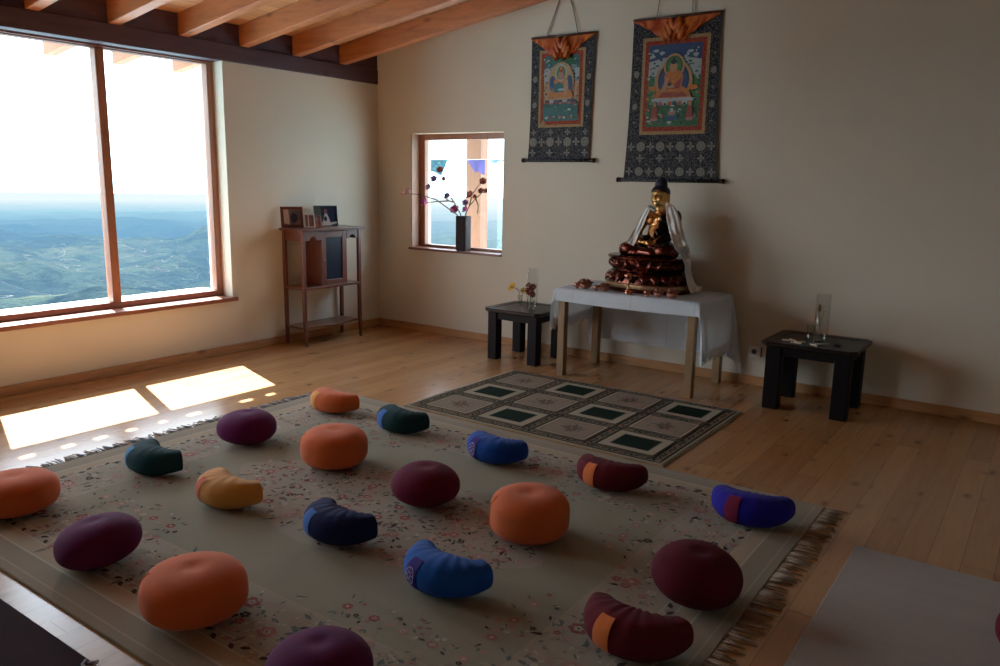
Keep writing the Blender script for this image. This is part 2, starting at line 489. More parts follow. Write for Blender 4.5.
# terrace outside the small window with its post and prayer flags
g = G(); g.box((-3, .3, -.12), (5, 2.0, -.01)); struct(g.build('terrace_floor', plain('terrace_stone', (.42, .38, .32), .9)))
g = G(); g.box((.19, 1.2, -.01), (.395, 1.34, 2.9), .008)
tag(g.build('wooden_post', M['post']), 'thick orange-brown wooden post standing outside behind the small window', 'post')
pf = empty('prayer_flag_string', (-1.6, 1.0, 1.8), 'string of small blue and violet prayer flags outside the small window', 'prayer flags')
g = G()
cp = [(-1.7 + .1 * i, 1.0, 1.715 + .012 * ((-1.7 + .1 * i) - .2) ** 2) for i in range(46)]
g.tube(cp, .0035, 6); g.build('cord', plain('flag_cord', (.35, .42, .42), .8), pf)
def flag(x0, x1, dep, m, skew, zt):
    g = G()
    def fn(i, j):
        u, v = i / 10, j / 8
        w = 1 - .45 * v if skew else 1
        x = x0 + (x1 - x0) * (skew * v * .5 + u * w)
        return (x, 1.0 + .018 * math.sin(u * 7 + v * 2) * v, zt - dep * v * (1 - .15 * math.sin(u * 5)))
    g.grid(fn, 11, 9); g.build('flag', m, pf)
def flagm(n, c, c2):
    m, b = newmat(n); o = coords(); k = vor(mapping(o, (1, 1, 1)), 28)
    setp(b, Base_Color=mixc(k.lt(.3), c, c2), Roughness=.9)
    tr = V.nt.nodes.new('ShaderNodeBsdfTranslucent'); tr.inputs[0].default_value = (*c, 1)
    mx = V.nt.nodes.new('ShaderNodeMixShader'); mx.inputs[0].default_value = .35
    link(b.outputs[0], mx.inputs[1]); link(tr.outputs[0], mx.inputs[2]); link(mx.outputs[0], V.nt.nodes['Material Output'].inputs[0])
    return m
fm1 = flagm('teal_flag', (.008, .05, .075), (.10, .20, .22)); fm2 = flagm('violet_flag', (.045, .045, .17), (.06, .06, .19)); fm3 = flagm('pale_flag', (.15, .26, .34), (.25, .33, .38))
flag(-.22, .09, .15, fm1, .25, 1.715); flag(.36, .60, .14, fm2, .8, 1.715); flag(.64, .86, .05, fm3, .3, 1.72); flag(-.6, -.36, .15, fm2, .3, 1.72)

# ------------------------------------------------------------------ rugs
RC = {}
def rugm(n, c, rough=1.0, sc=260):
    m, b = newmat(n); o = coords()
    a = nz(o, sc, 3); w = nz(o, 3.0, 4)
    setp(b, Base_Color=mixc(a * .6 + w * .4, darker(c, .70), darker(c, 1.28)), Roughness=rough, Sheen_Weight=.15 * min(1, max(c) * 3))
    b.inputs['Specular IOR Level'].default_value = .05
    bump(b, a, .6, .006)
    return m
rm = [rugm('rug_field', (.245, .232, .165)), rugm('rug_border', (.295, .258, .195)), rugm('rug_olive', (.245, .205, .145)),
      rugm('rug_red', (.26, .065, .055)), rugm('rug_pink', (.36, .20, .16)), rugm('rug_slate', (.12, .13, .12)),
      rugm('rug_dark', (.05, .035, .03)), rugm('rug_cream', (.40, .36, .27)), rugm('rug_tan', (.34, .26, .17)), rugm('rug_rose', (.32, .13, .11))]
FI, BO, OL, RE, PK, SL, DK, CR, TN, RO = range(10)
rx0, rx1, ry0, ry1 = 1.60, 4.96, -4.735, -2.145
rcx, rcy, rhx, rhy = (rx0 + rx1) / 2, (ry0 + ry1) / 2, (rx1 - rx0) / 2, (ry1 - ry0) / 2
rug = empty('floral_area_rug', (rcx, rcy, 0), 'large faded beige and green floral rug under the rows of cushions', 'rug')
g = G(); T = .012
g.box((rx0, ry0, 0), (rx1, ry1, T), .004, OL)
zl = [T]
def layer(): zl[0] += .00012; return zl[0]
def rect(x0, y0, x1, y1, mi): z = layer(); g.poly([(x0, y0, z), (x1, y0, z), (x1, y1, z), (x0, y1, z)], mi)
def inset(d, mi): rect(rx0 + d, ry0 + d, rx1 - d, ry1 - d, mi)
for d, mi in ((.035, TN), (.042, OL), (.12, CR), (.128, TN), (.19, CR), (.196, BO), (.236, CR), (.242, BO), (.50, TN), (.506, FI)): inset(d, mi)
z = layer(); g.poly([(rcx + 0.88 * math.cos(k * PI / 32) * (1 + .05 * math.cos(k * PI / 4)), rcy - .02 + .42 * math.sin(k * PI / 32) * (1 + .05 * math.cos(k * PI / 4)), z) for k in range(64)], BO)
zb = zl[0] + .0004
def flower(x, y, r, c1, c2=None, n=5, z=None):
    z = (z or zb) + random.random() * .0006; a0 = random.random() * 6
    for k in range(n):
        a = a0 + 2 * PI * k / n; px, py = x + math.cos(a) * r * .6, y + math.sin(a) * r * .6
        g.poly([(px + math.cos(t + a) * r * .5, py + math.sin(t + a) * r * .36, z) for t in [i * PI / 3 for i in range(6)]], c1)
    if c2 is not None: g.poly([(x + math.cos(t) * r * .3, y + math.sin(t) * r * .3, z + .0003) for t in [i * PI / 3 for i in range(6)]], c2)
def leaf(x, y, a, l, w, c):
    z = zb + random.random() * .0005; ca, sa = math.cos(a), math.sin(a)
    g.poly([(x + ca * u * l - sa * v * w, y + sa * u * l + ca * v * w, z) for u, v in ((0, 0), (.35, .5), (.7, .35), (1, 0), (.7, -.35), (.35, -.5))], c)
def stroke(pts, w, c, z=None):
    z = z or zb - .0001
    for (ax, ay), (bx, by) in zip(pts, pts[1:]):
        d = math.hypot(bx - ax, by - ay) or 1; nx, ny = -(by - ay) / d * w / 2, (bx - ax) / d * w / 2
        g.poly([(ax + nx, ay + ny, z), (ax - nx, ay - ny, z), (bx - nx, by - ny, z), (bx + nx, by + ny, z)], c)
def mir(fn):
    for sx in (1, -1):
        for sy in (1, -1): fn(sx, sy)
# chain guard stripe
for (a0, a1, fix, ax) in ((rx0 + .2, rx1 - .2, ry0 + .216, 0), (rx0 + .2, rx1 - .2, ry1 - .216, 0), (ry0 + .2, ry1 - .2, rx0 + .216, 1), (ry0 + .2, ry1 - .2, rx1 - .216, 1)):
    t = a0; i = 0
    while t < a1:
        x, y = (t, fix) if ax == 0 else (fix, t)
        ang = (0 if ax == 0 else PI / 2) + .5 * (1 if i % 2 else -1)
        leaf(x, y, ang, .042, .02, DK if i % 3 else RO); leaf(x, y, ang + 1.5, .02, .012, CR)
        t += .047; i += 1
# floral border: one flower spray every 24 cm between the guard stripe and the field
def spray(x, y, a, s, sd):
    rs = random.getstate(); random.seed(sd)
    flower(x, y, .036 * s, random.choice([RE, RO, PK]), CR, 6); flower(x, y, .018 * s, random.choice([PK, CR]), DK)
    for k in range(9):
        b = a + random.uniform(-PI, PI); d = random.uniform(.05, .15) * s
        fx, fy = x + math.cos(b) * d, y + math.sin(b) * d
        leaf(fx, fy, b + random.uniform(-.8, .8), random.uniform(.03, .06) * s, .018 * s, random.choice([SL, SL, DK, SL, OL, TN]))
        if k % 2 == 0: flower(fx + .02, fy + .01, random.uniform(.012, .022) * s, random.choice([RE, PK, RO, DK, CR, PK]))
    pts = [(x + math.cos(a + q * .5) * .05 * s * (1 + q * .5), y + math.sin(a + q * .5) * .05 * s * (1 + q * .5)) for q in range(7)]
    stroke(pts[:5], .004, OL)
    random.setstate(rs)
d0 = .37
for k in range(14):
    x = -rhx + d0 + k * .195
    for sy in (1, -1):
        if x < rhx - d0 + .05: spray(rcx + x, rcy + sy * (rhy - d0) + .045 * (-1) ** k, k * 1.1, 1, k)
for k in range(1, 9):
    y = -rhy + d0 + k * .2
    for sx in (1, -1):
        if y < rhy - d0: spray(rcx + sx * (rhx - d0) + .045 * (-1) ** k, rcy + y, k * 1.3, 1, 40 + k)
for i in range(1900):
    # specks of leaves through the border
    if random.random() < .62: x = random.uniform(-rhx + .26, rhx - .26); y = random.choice((-1, 1)) * random.uniform(rhy - .49, rhy - .26)
    else: y = random.uniform(-rhy + .26, rhy - .26); x = random.choice((-1, 1)) * random.uniform(rhx - .49, rhx - .26)
    leaf(rcx + x, rcy + y, random.random() * 6, random.uniform(.014, .032), .011, random.choice([SL, OL, RO, CR, PK, TN, SL, CR, TN]))
# medallion and corner sprays in the field
for ring, (ea, eb, n, s) in enumerate(((.72, .31, 20, .8), (.48, .19, 13, .75), (.20, .08, 6, .7))):
    for k in range(n):
        a = 2 * PI * k / n; spray(rcx + math.cos(a) * ea, rcy - .02 + math.sin(a) * eb, a, s, 100 + ring * 50 + (k if k < n / 2 else n - k))
for i in range(600):
    a = random.random() * 2 * PI; r = random.random() ** .5
    leaf(rcx + math.cos(a) * r * .86, rcy + math.sin(a) * r * .40, random.random() * 6, random.uniform(.02, .04), .013, random.choice([SL, DK, RO, CR, PK, SL, TN]))
def corner(sx, sy):
    for k in range(5): spray(rcx + sx * (rhx - .62 - .13 * k), rcy + sy * (rhy - .60), k, .6, 300 + k)
    for k in range(3): spray(rcx + sx * (rhx - .62), rcy + sy * (rhy - .75 - .13 * k), k, .6, 320 + k)
mir(corner)
g.build('pile', rm, rug)
for sx in (0, 1):
    g = G(); y = ry0 + .005
    while y < ry1:
        L = random.uniform(.06, .11); xb = rx1 - .002 if sx else rx0 + .002; d = 1 if sx else -1
        w = random.uniform(.003, .006); dy = random.uniform(-.02, .02)
        g.tube([(xb, y, .006), (xb + d * L * .5, y + dy * .4, .008), (xb + d * L, y + dy, .004)], [w, w * .8, w * .5], 5, random.choice([0, 0, 1]))
        y += random.uniform(.008, .018)
    g.build('fringe', [rugm('fringe_brown', (.28, .18, .11)) if sx else rugm('fringe_slate', (.12, .12, .13)), rugm('fringe_cream', (.40, .33, .25))], rug)['kind'] = 'stuff'

# patterned rug in front of the altar
sx0, sx1, sy0, sy1 = 2.268, 4.105, -2.105, -.81
rug2 = empty('checked_rug', (3.19, -1.45, 0), 'cream and green rug with a grid of squares before the altar', 'rug')
rm2 = [rugm('rug2_ground', (.17, .135, .085)), rugm('rug2_cream', (.30, .25, .165)), rugm('rug2_green', (.007, .015, .010)),
       rugm('rug2_black', (.030, .025, .018)), rugm('rug2_beige', (.215, .155, .105)), rugm('rug2_rust', (.15, .062, .042)), rugm('rug2_olive', (.085, .085, .05))]
g = G(); g.box((sx0, sy0, 0), (sx1, sy1, .010), .003, 1)
zl[0] = .010
rect(sx0 + .012, sy0 + .012, sx1 - .012, sy1 - .012, 3); rect(sx0 + .02, sy0 + .02, sx1 - .02, sy1 - .02, 0)
zb = .0114
bw = .095; cw = (sx1 - sx0 - bw) / 4; ch = (sy1 - sy0 - bw) / 3
gx = [sx0 + bw / 2 + cw * i for i in range(5)]; gy = [sy0 + bw / 2 + ch * j for j in range(4)]
def band(x0, y0, x1, y1):
    n = int(max(abs(x1 - x0), abs(y1 - y0)) / .034); hor = abs(x1 - x0) > abs(y1 - y0)
    w = .026
    for s in (-1, 1):
        q = w * s
        stroke([(x0, y0 + q), (x1, y1 + q)] if hor else [(x0 + q, y0), (x1 + q, y1)], .009, 3)
    for k in range(n):
        t = (k + .5) / n; x, y = x0 + (x1 - x0) * t, y0 + (y1 - y0) * t
        a = (0 if hor else PI / 2) + (.7 if k % 2 else -.7)
        leaf(x - math.cos(a) * .018, y - math.sin(a) * .018, a, .042, .022, 3 if k % 4 else 5)
        if k % 2: flower(x, y, .007, 6, None, 4)
for x in gx: band(x, gy[0], x, gy[3])
for y in gy: band(gx[0], y, gx[4], y)
for i in range(4):
    for j in range(3):
        x0, x1, y0, y1 = gx[i] + .036, gx[i + 1] - .036, gy[j] + .036, gy[j + 1] - .036
        gr = (i + j) % 2 == 1
        rect(x0, y0, x1, y1, 3); rect(x0 + .009, y0 + .009, x1 - .009, y1 - .009, 1)
        zb = zl[0] + .0004
        if gr:
            rect(x0 + .058, y0 + .058, x1 - .058, y1 - .058, 6); rect(x0 + .066, y0 + .066, x1 - .066, y1 - .066, 2)
        else:
            rect(x0 + .026, y0 + .026, x1 - .026, y1 - .026, 5); rect(x0 + .032, y0 + .032, x1 - .032, y1 - .032, 4)
            zb = zl[0] + .0004
            cx, cy = (x0 + x1) / 2, (y0 + y1) / 2
            for k in range(8): leaf(cx, cy, k * PI / 4, .085 if k % 2 == 0 else .07, .026, 5 if k % 2 else 6)
            flower(cx, cy, .03, 5, 1, 6)
            for k in range(22):
                a = random.random() * 6.3; r_ = random.uniform(.05, .13)
                leaf(cx + math.cos(a) * r_ * .9, cy + math.sin(a) * r_ * .75, random.random() * 6, .022, .01, random.choice([5, 6, 5, 3]))
g.build('pile', rm2, rug2)
for yy, d in ((0, -1), (1, 1)):
    g = G(); y = sy0
    while y < sy1:
        xb = sx1 if yy else sx0
        g.tube([(xb - d * .003, y, .005), (xb + d * random.uniform(.018, .03), y + random.uniform(-.008, .008), .003)], [.0035, .002], 5); y += .011
    g.build('fringe', rm2[1], rug2)['kind'] = 'stuff'

# grey mat and dark mat
def mat_sheet(name, x0, y0, x1, y1, th, m, label):
    g = G(); g.box((x0, y0, 0), (x1, y1, th), .004, seg=3)
    nu, nv = 60, 60
    def fn(i, j):
        u, v = i / (nu - 1), j / (nv - 1); x, y = x0 + .008 + (x1 - x0 - .016) * u, y0 + .008 + (y1 - y0 - .016) * v
        return (x, y, th + .0015 + .0015 * wave(x, y, 0, 9))
    g.grid(fn, nu, nv)
    return tag(g.build(name, m), label, 'mat')
def greym():
    m, b = newmat('grey_felt_mat'); o = coords(); x, y, z = sep(o)
    a = nz(o, 120, 4); w = nz(mapping(o, (1.5, 9, 1)), 2.2, 4)
    setp(b, Base_Color=mixc(a * .5 + w * .5, (.25, .22, .20), (.39, .35, .32)), Roughness=1.0, Sheen_Weight=.2)
    b.inputs['Specular IOR Level'].default_value = .05
    bump(b, a + w, .4, .005); return m
gm = mat_sheet('floor_mat', 5.165, -4.35, 6.7, -2.49, .010, greym(), 'plain grey felt mat on the floorboards at the lower right')
dm = mat_sheet('dark_mat', 1.0, -6.4, 3.44, -4.835, .012, rugm('dark_plum_carpet', (.030, .016, .020)), 'dark plum carpet mat at the lower left corner')
g = G()
g.tube([(3.43, -4.85, .016), (3.45, -4.83, .02), (3.462, -4.85, .018), (3.45, -4.87, .018), (3.425, -4.865, .018), (3.41, -4.845, .017)], .005, 7)
g.build('corner_tassel', plain('grey_tassel', (.25, .23, .25), .9), dm)

# ------------------------------------------------------------------ round cushions
def zafu(name, loc, Rr, H, n, m, label, tilt=(0, 0), seed=0, group=None, asp=1.0, seam=True):
    g = G(); NU, NV = 72, 56
    def fn(i, j):
        t = 2 * PI * i / NU; p = -PI / 2 + PI * j / (NV - 1)
        c, s = math.cos(p), math.sin(p)
        r = math.copysign(abs(c) ** (2 / n), c); z = math.copysign(abs(s) ** (2 / n), s)
        if z < 0: z *= .92
        wob = 1 + .022 * wave(math.cos(t) * 1.3 + seed, math.sin(t) * 1.3, z + seed)
        rr = Rr * r * wob
        pl = .0022 * math.sin(t * 34 + wave(t * 2, seed) * 2) * max(0, min(1, (r - .25) * 2)) * abs(z) ** 3
        zz = H * z * (1 + .05 * wave(rr * 6 * math.cos(t) + seed, rr * 6 * math.sin(t), seed)) + pl
        if z > 0: zz -= .010 * math.exp(-(rr / .035) ** 2)
        return (rr * math.cos(t) * asp, rr * math.sin(t), zz)
    g.grid(fn, NU, NV, True, False)
    M3 = Matrix.Rotation(tilt[0], 3, 'X') @ Matrix.Rotation(tilt[1], 3, 'Y')
    g.v = [tuple(M3 @ Vector(v)) for v in g.v]
    zs = sorted(v[2] for v in g.v); z0 = zs[int(len(zs) * .04)]
    lowest = zs[0]
    g.v = [(x, y, max(z, z0) - z0) for x, y, z in g.v]
    o = g.build(name, m, fix=True); o.location = loc
    if seam:
        s = G(); a0 = -2.35
        def at(j):
            t = a0; i = int(round((t % (2 * PI)) / (2 * PI) * NU)); return Vector(g.v[i * NV + j])
        pts = [at(j) * 1.0 for j in range(12, NV - 14)]
        pts = [p + Vector((math.cos(a0), math.sin(a0), 0)) * .001 for p in pts if p.z > .006]
        s.tube(pts, .0022, 6); s.build('seam', m, o)
    return tag(o, label, 'cushion', group)
cm = {k: fabric('cotton_' + k, c) for k, c in dict(orange=(.60, .115, .032), plum=(.085, .004, .056), burgundy=(.095, .002, .022), wine=(.072, .0015, .010),
      crimson=(.085, .003, .008), forest=(.006, .030, .034), blue=(.008, .075, .36), bluedk=(.007, .055, .32), violet=(.010, .006, .25), yellow=(.58, .25, .055), navy=(.006, .009, .060), teal=(.008, .042, .052),
      strapyellow=(.62, .27, .05), strapblue=(.03, .11, .40), strappurple=(.03, .015, .17), straporange=(.62, .13, .025), straprust=(.50, .12, .05), strapred=(.13, .008, .03), strapsky=(.04, .20, .42), logo=(.26, .20, .40)).items()}
Z0 = .0156
ROUND = 'round cushions on the floral rug'
CRES = 'crescent cushions on the floral rug'
ZAF = [
 ('orange', (2.055, -4.454), .175, .085, 3.0, 'round orange cushion cut by the left edge of the photo', (0, 0)),
 ('plum', (2.818, -4.483), .157, .092, 2.2, 'round plum cushion at far left behind the dark mat', (.10, -.10)),
 ('orange', (3.437, -4.481), .178, .090, 3.0, 'round orange cushion nearest the camera, beside the dark mat', (0, .03)),
 ('plum', (4.112, -4.524), .155, .090, 2.3, 'round purple cushion cut by the bottom edge of the photo', (0, .0)),
 ('plum', (2.084, -3.24), .163, .092, 2.35, 'round plum cushion nearest the sunlit floor patches', (0, 0)),
 ('orange', (2.731, -3.181), .176, .100, 3.2, 'round orange cushion between plum and burgundy cushions in back row', (0, .02)),
 ('burgundy', (3.441, -3.273), .160, .096, 2.2, 'round burgundy cushion at the centre of the rug', (0, 0)),
 ('orange', (4.013, -3.264), .170, .104, 3.3, 'round orange cushion between the burgundy and dark wine cushions', (0, .02)),
 ('wine', (4.784, -3.328), .163, .098, 2.25, 'round dark wine cushion near the right edge of the floral rug', (.05, .10)),
]
for i, (c, (x, y), r, h, n, lab, ti) in enumerate(ZAF):
    zafu('round_cushion', (x, y, Z0), r, h, n, cm[c], lab, ti, i * 3.1, ROUND, seam=(c == 'orange'))
zafu('round_cushion', (5.858, -3.035, .0135), .165, .095, 2.2, cm['crimson'], 'dark crimson cushion on the grey mat cut by right edge', (0, 0), 50, seam=False)

# ------------------------------------------------------------------ crescent cushions
def crescent(loc, rz, body, strap, label, seed, logo=False, rc=.146, span=(-80, 66), w=.092, h=.068, ts=(.34, .45), wr=.42):
    root = local('crescent_cushion', loc, label, 'cushion', CRES, rz)
    A0, A1 = math.radians(span[0]), math.radians(span[1])
    def P(t, a, off=0):
        """t along the arc, a round the section (0 = outer side, pi/2 = top)"""
        ph = A0 + (A1 - A0) * t
        e = min(t, 1 - t); taper = .52 + .48 * math.sin(min(1, e / .48) * PI / 2) ** 1.1
        ca, sa = math.cos(a), math.sin(a)
        sq = lambda v, n: math.copysign(abs(v) ** n, v)
        rr = w * taper * sq(ca, .82); zz = h * (taper * .55 + .45) * sq(sa, .85)
        inner = max(0, -ca) * .7 + max(0, sa) * .5
        fold = wr * inner * (.0045 * math.sin(t * 58 + 3 * wave(t * 3, seed)) + .006 * wave(t * 11 + seed, a * 1.3)) * (1 if .06 < t < .94 else .2)
        k = 1 + fold / w * 1.4 + off / w
        rad = rc + rr * k; zc = h + zz * k
        zc += .004 * wave(t * 3 + seed, a)
        return Vector((rad * math.sin(ph), -rad * math.cos(ph), max(zc, off * .3)))
    NT, NA_ = 84, 40
    g = G()
    def fn(i, j): return P(i / (NT - 1), 2 * PI * j / NA_)
    b = g.grid(fn, NT, NA_, False, True)
    for end in (0, 1):
        i = (NT - 1) * end; ring = [Vector(g.v[b + i * NA_ + j]) for j in range(NA_)]
        c = sum(ring, Vector()) / NA_; ph = A1 if end else A0
        tn = Vector((math.cos(ph), math.sin(ph), 0)) * (1 if end else -1)
        prev = b + i * NA_
        for s, o in ((.96, .003), (.6, .006), (.02, .007)):
            nb = len(g.v); g.v += [tuple(c + (p - c) * s + tn * o) for p in ring]
            for j in range(NA_):
                q = [prev + j, prev + (j + 1) % NA_, nb + (j + 1) % NA_, nb + j]
                g.f.append(q if end == 0 else q[::-1]); g.m.append(0); g.s.append(True)
            prev = nb
    g.build('cover', body, root, fix=True)
    g = G(); n1, n2 = 14, 22
    g.grid(lambda i, j: P(ts[0] + (ts[1] - ts[0]) * i / (n1 - 1), -.75 + 1.85 * j / (n2 - 1), .0035), n1, n2)
    so = g.build('strap', strap, root)
    if logo:
        g = G(); tc, ac = (ts[0] + ts[1]) / 2, .12
        def ring(r0, r1, a0, a1, n=24):
            g.grid(lambda i, j: P(tc + .042 * (r0 if j == 0 else r1) * math.cos(a0 + (a1 - a0) * i / n), ac + .42 * (r0 if j == 0 else r1) * math.sin(a0 + (a1 - a0) * i / n), .0058), n + 1, 2)
        ring(.9, 1.05, 0, 2 * PI); ring(.25, .4, 0, 2 * PI)
        for k in range(8):
            a = k * PI / 4; ring(.4, .9, a - .10, a + .10, 3)
        g.build('emblem', cm['logo'], so)
    return root
CR_ = [
 ((1.994, -2.400), 8, 'orange', 'strapyellow', 'orange crescent cushion with a yellow strap in the back row', False, {}),
 ((2.618, -2.426), 4, 'forest', 'strapblue', 'dark green crescent cushion with blue strap beside the checked rug', False, {}),
 ((3.357, -2.494), 6, 'bluedk', 'strappurple', 'blue crescent cushion with purple emblem strap in the back row', True, {}),
 ((4.016, -2.451), 12, 'crimson', 'straporange', 'dark red crescent cushion with orange strap beside checked rug corner', False, {}),
 ((4.711, -2.426), 14, 'violet', 'strapred', 'violet-blue crescent cushion with dark red strap at the rug corner', False, {}),
 ((2.089, -3.695), 2, 'teal', 'strapsky', 'dark teal crescent cushion with pale blue strap near the sunlit floor', False, {}),
 ((2.725, -3.722), 6, 'yellow', 'straprust', 'yellow crescent cushion with a rust orange strap', False, {}),
 ((3.393, -3.665), 4, 'navy', 'strapblue', 'navy crescent cushion with bright blue strap mid-rug', False, {}),
 ((4.002, -3.716), 8, 'blue', 'strappurple', 'bright blue crescent cushion with purple emblem strap, front row', True, {}),
 ((4.731, -3.644), 10, 'crimson', 'straporange', 'dark red crescent cushion with orange strap at the photo bottom edge', False, {}),
]
for i, ((x, y), rz, b, s, lab, lg, kw) in enumerate(CR_):
    crescent((x, y, Z0), math.radians(rz), cm[b], cm[s], lab, i * 5.3 + 1, lg, **kw)


# ------------------------------------------------------------------ stools
def stool(x0, x1, y0, y1, H, label, lw=.088):
    t = empty('low_stool', ((x0 + x1) / 2, (y0 + y1) / 2, 0), label, 'stool', 'dark low stools either side of the altar')
    ov, ch, th = .036, .042, .032
    a0, a1, b0, b1 = x0 - ov, x1 + ov, y0 - ov, y1 + ov
    def oct(d): return [(a0 + ch + d * .4, b0 + d), (a1 - ch - d * .4, b0 + d), (a1 - d, b0 + ch + d * .4), (a1 - d, b1 - ch - d * .4), (a1 - ch - d * .4, b1 - d), (a0 + ch + d * .4, b1 - d), (a0 + d, b1 - ch - d * .4), (a0 + d, b0 + ch + d * .4)]
    g = G(); n = 8; b = 0
    levels = [(.014, H - th), (0, H - th + .008), (0, H - .007), (.006, H), (.075, H), (.080, H - .004)]
    for d, z in levels: g.v += [(x, y, z) for x, y in oct(d)]
    for l in range(len(levels) - 1):
        for k in range(n): g.f.append([l * n + k, l * n + (k + 1) % n, (l + 1) * n + (k + 1) % n, (l + 1) * n + k]); g.m.append(0); g.s.append(False)
    g.f.append(list(range(n))[::-1]); g.m.append(0); g.s.append(False)
    g.f.append([(len(levels) - 1) * n + k for k in range(n)]); g.m.append(0); g.s.append(False)
    g.build('top', M['espresso_top'], t)
    for lx in (x0, x1 - lw):
        for ly in (y0, y1 - lw):
            g = G(); g.box((lx, ly, 0), (lx + lw, ly + lw, H - th), .006); g.build('leg', M['espresso'], t)
    for (p, q) in (((x0 + lw, y0 + .012), (x1 - lw, y0 + .035)), ((x0 + lw, y1 - .035), (x1 - lw, y1 - .012)), ((x0 + .012, y0 + lw), (x0 + .035, y1 - lw)), ((x1 - .035, y0 + lw), (x1 - .012, y1 - lw))):
        g = G(); g.box((*p, H - th - .065), (*q, H - th), .003); g.build('apron', M['espresso'], t)
    return t
stool(1.825, 2.315, -.585, -.125, .445, 'dark brown low stool left of the altar with flowers on it')
stool(4.175, 4.715, -.60, -.115, .47, 'dark brown low stool right of the altar with glasses on it', .10)

# ------------------------------------------------------------------ altar table and cloth
TX0, TX1, TY0, TY1, TZ = 2.575, 3.735, -.725, -.085, .690
t = empty('altar_table', (3.155, -.40, 0), 'long wooden table with light oak legs under the white cloth', 'table')
g = G(); g.box((TX0, TY0, TZ - .03), (TX1, TY1, TZ), .005); g.build('tabletop', M['oak'], t)
for lx in (TX0 + .02, TX1 - .085):
    for ly in (TY0 + .01, TY1 - .075):
        g = G(); g.box((lx, ly, 0), (lx + .06, ly + .06, TZ - .03), .005); g.build('leg', M['oak'], t)
for (p, q) in (((TX0 + .08, TY0 + .02), (TX1 - .085, TY0 + .04)), ((TX0 + .08, TY1 - .04), (TX1 - .085, TY1 - .02)), ((TX0 + .03, TY0 + .07), (TX0 + .05, TY1 - .075)), ((TX1 - .05, TY0 + .07), (TX1 - .03, TY1 - .075))):
    g = G(); g.box((*p, TZ - .085), (*q, TZ - .03), .002); g.build('apron', M['oak'], t)
OL_, OR_, OF_, OB_ = .30, .41, .100, .50
CZ = TZ + .004
def drape(u, v, push=0.0):
    """sheet coordinate -> point of the cloth hanging over the table"""
    e = .010 + push
    ex = -u if u < 0 else max(0, u - (TX1 - TX0)); ey = -v if v < 0 else max(0, v - (TY1 - TY0))
    sx = -1 if u < 0 else 1; sy = -1 if v < 0 else 1
    x = TX0 + min(max(u, 0), TX1 - TX0); y = TY0 + min(max(v, 0), TY1 - TY0)
    def out(h): return e * min(1, h / .02) + .012 * min(1, h / .3)
    if ex == 0 and ey == 0: return Vector((x, y, CZ + push + .0008 * wave(u, v, 0, 9)))
    if ey == 0:
        h = ex; am = .016 * min(1, h / .3)
        return Vector((x + sx * (out(h) + am * (1 + math.sin(v * 17 + 1.3 * sx)) * .6), y, CZ - h + .006 * min(1, h / .04)))
    if ex == 0:
        h = ey; am = (.014 if sy > 0 else .006) * min(1, h / .3)
        return Vector((x, y + sy * (out(h) + am * (1 + math.sin(u * 13)) * .5), CZ - h + .006 * min(1, h / .04) - (.010 * math.sin(u / (TX1 - TX0) * PI) * h / .1 if sy < 0 else 0)))
    rho = math.hypot(ex, ey); th = math.atan2(ey, ex); f = min(th, PI / 2 - th)
    ph = f * .46
    base = Vector((x + sx * out(rho) * math.cos(th), y + sy * out(rho) * math.sin(th), CZ))
    mid = math.sin(f * 2) ** 1
    tw = .9 if sy < 0 else .35
    w = Vector((sx * math.cos(tw + (th - PI / 4) * 1.5), sy * math.sin(tw + (th - PI / 4) * 1.5), 0))
    return base + (w * math.sin(ph) * .42 + Vector((0, 0, -math.cos(ph)))) * rho + Vector((0, 0, .006))
W_, D_ = TX1 - TX0, TY1 - TY0
def axis(a, L, b, step=.02):
    r = [-a + a * i / max(1, round(a / step)) for i in range(round(a / step))] + [L * i / round(L / step) for i in range(round(L / step))] + [L + b * i / round(b / step) for i in range(round(b / step) + 1)]
    return r
us, vs = axis(OL_, W_, OR_), axis(OF_, D_, OB_)
g = G(); g.grid(lambda i, j: drape(us[i], vs[j]), len(us), len(vs), uv=lambda i, j: (us[i], vs[j]))
cloth = g.build('tablecloth', M['cloth'])
tag(cloth, 'white tablecloth with lace ends draped over the altar table', 'tablecloth')
for (a, b) in ((-OL_ - .035, -OL_ + .05), (W_ + OR_ - .05, W_ + OR_ + .035)):
    g = G(); n = 9; vv = [v for v in vs]
    def fn(i, j):
        u = a + (b - a) * i / (n - 1); edge = (i == 0 and a < 0) or (i == n - 1 and a > 0)
        if edge: u += .014 * math.sin(vv[j] * 95)
        return drape(u, vv[j], .002)
    g.grid(fn, n, len(vv), uv=lambda i, j: (a + (b - a) * i / (n - 1), vv[j])); g.build('lace_trim', M['lace'], cloth)

# ------------------------------------------------------------------ statue
SXc, SYc, SZc = 3.203, -.355, CZ + .004
st = local('seated_buddha_statue', (SXc, SYc, SZc), 'bronze and gold seated Buddha statue on a lotus base upon the altar', 'statue', None, math.radians(-7))
def oval(a, b, n=64, e=2.3):
    r = []
    for k in range(n):
        t = 2 * PI * k / n; c, s = math.cos(t), math.sin(t)
        r.append((a * math.copysign(abs(c) ** (2 / e), c), b * math.copysign(abs(s) ** (2 / e), s)))
    return r
def slab(levels, name, m, parent):
    g = G(); n = 64
    for a, b, z in levels: g.v += [(x, y, z) for x, y in oval(a, b)]
    for l in range(len(levels) - 1):
        for k in range(n): g.f.append([l * n + k, l * n + (k + 1) % n, (l + 1) * n + (k + 1) % n, (l + 1) * n + k]); g.m.append(0); g.s.append(True)
    g.f.append(list(range(n))[::-1]); g.m.append(0); g.s.append(False)
    g.f.append([(len(levels) - 1) * n + k for k in range(n)]); g.m.append(0); g.s.append(False)
    o = g.build(name, m, parent); e = o.modifiers.new('edges', 'EDGE_SPLIT'); e.split_angle = .7; return o
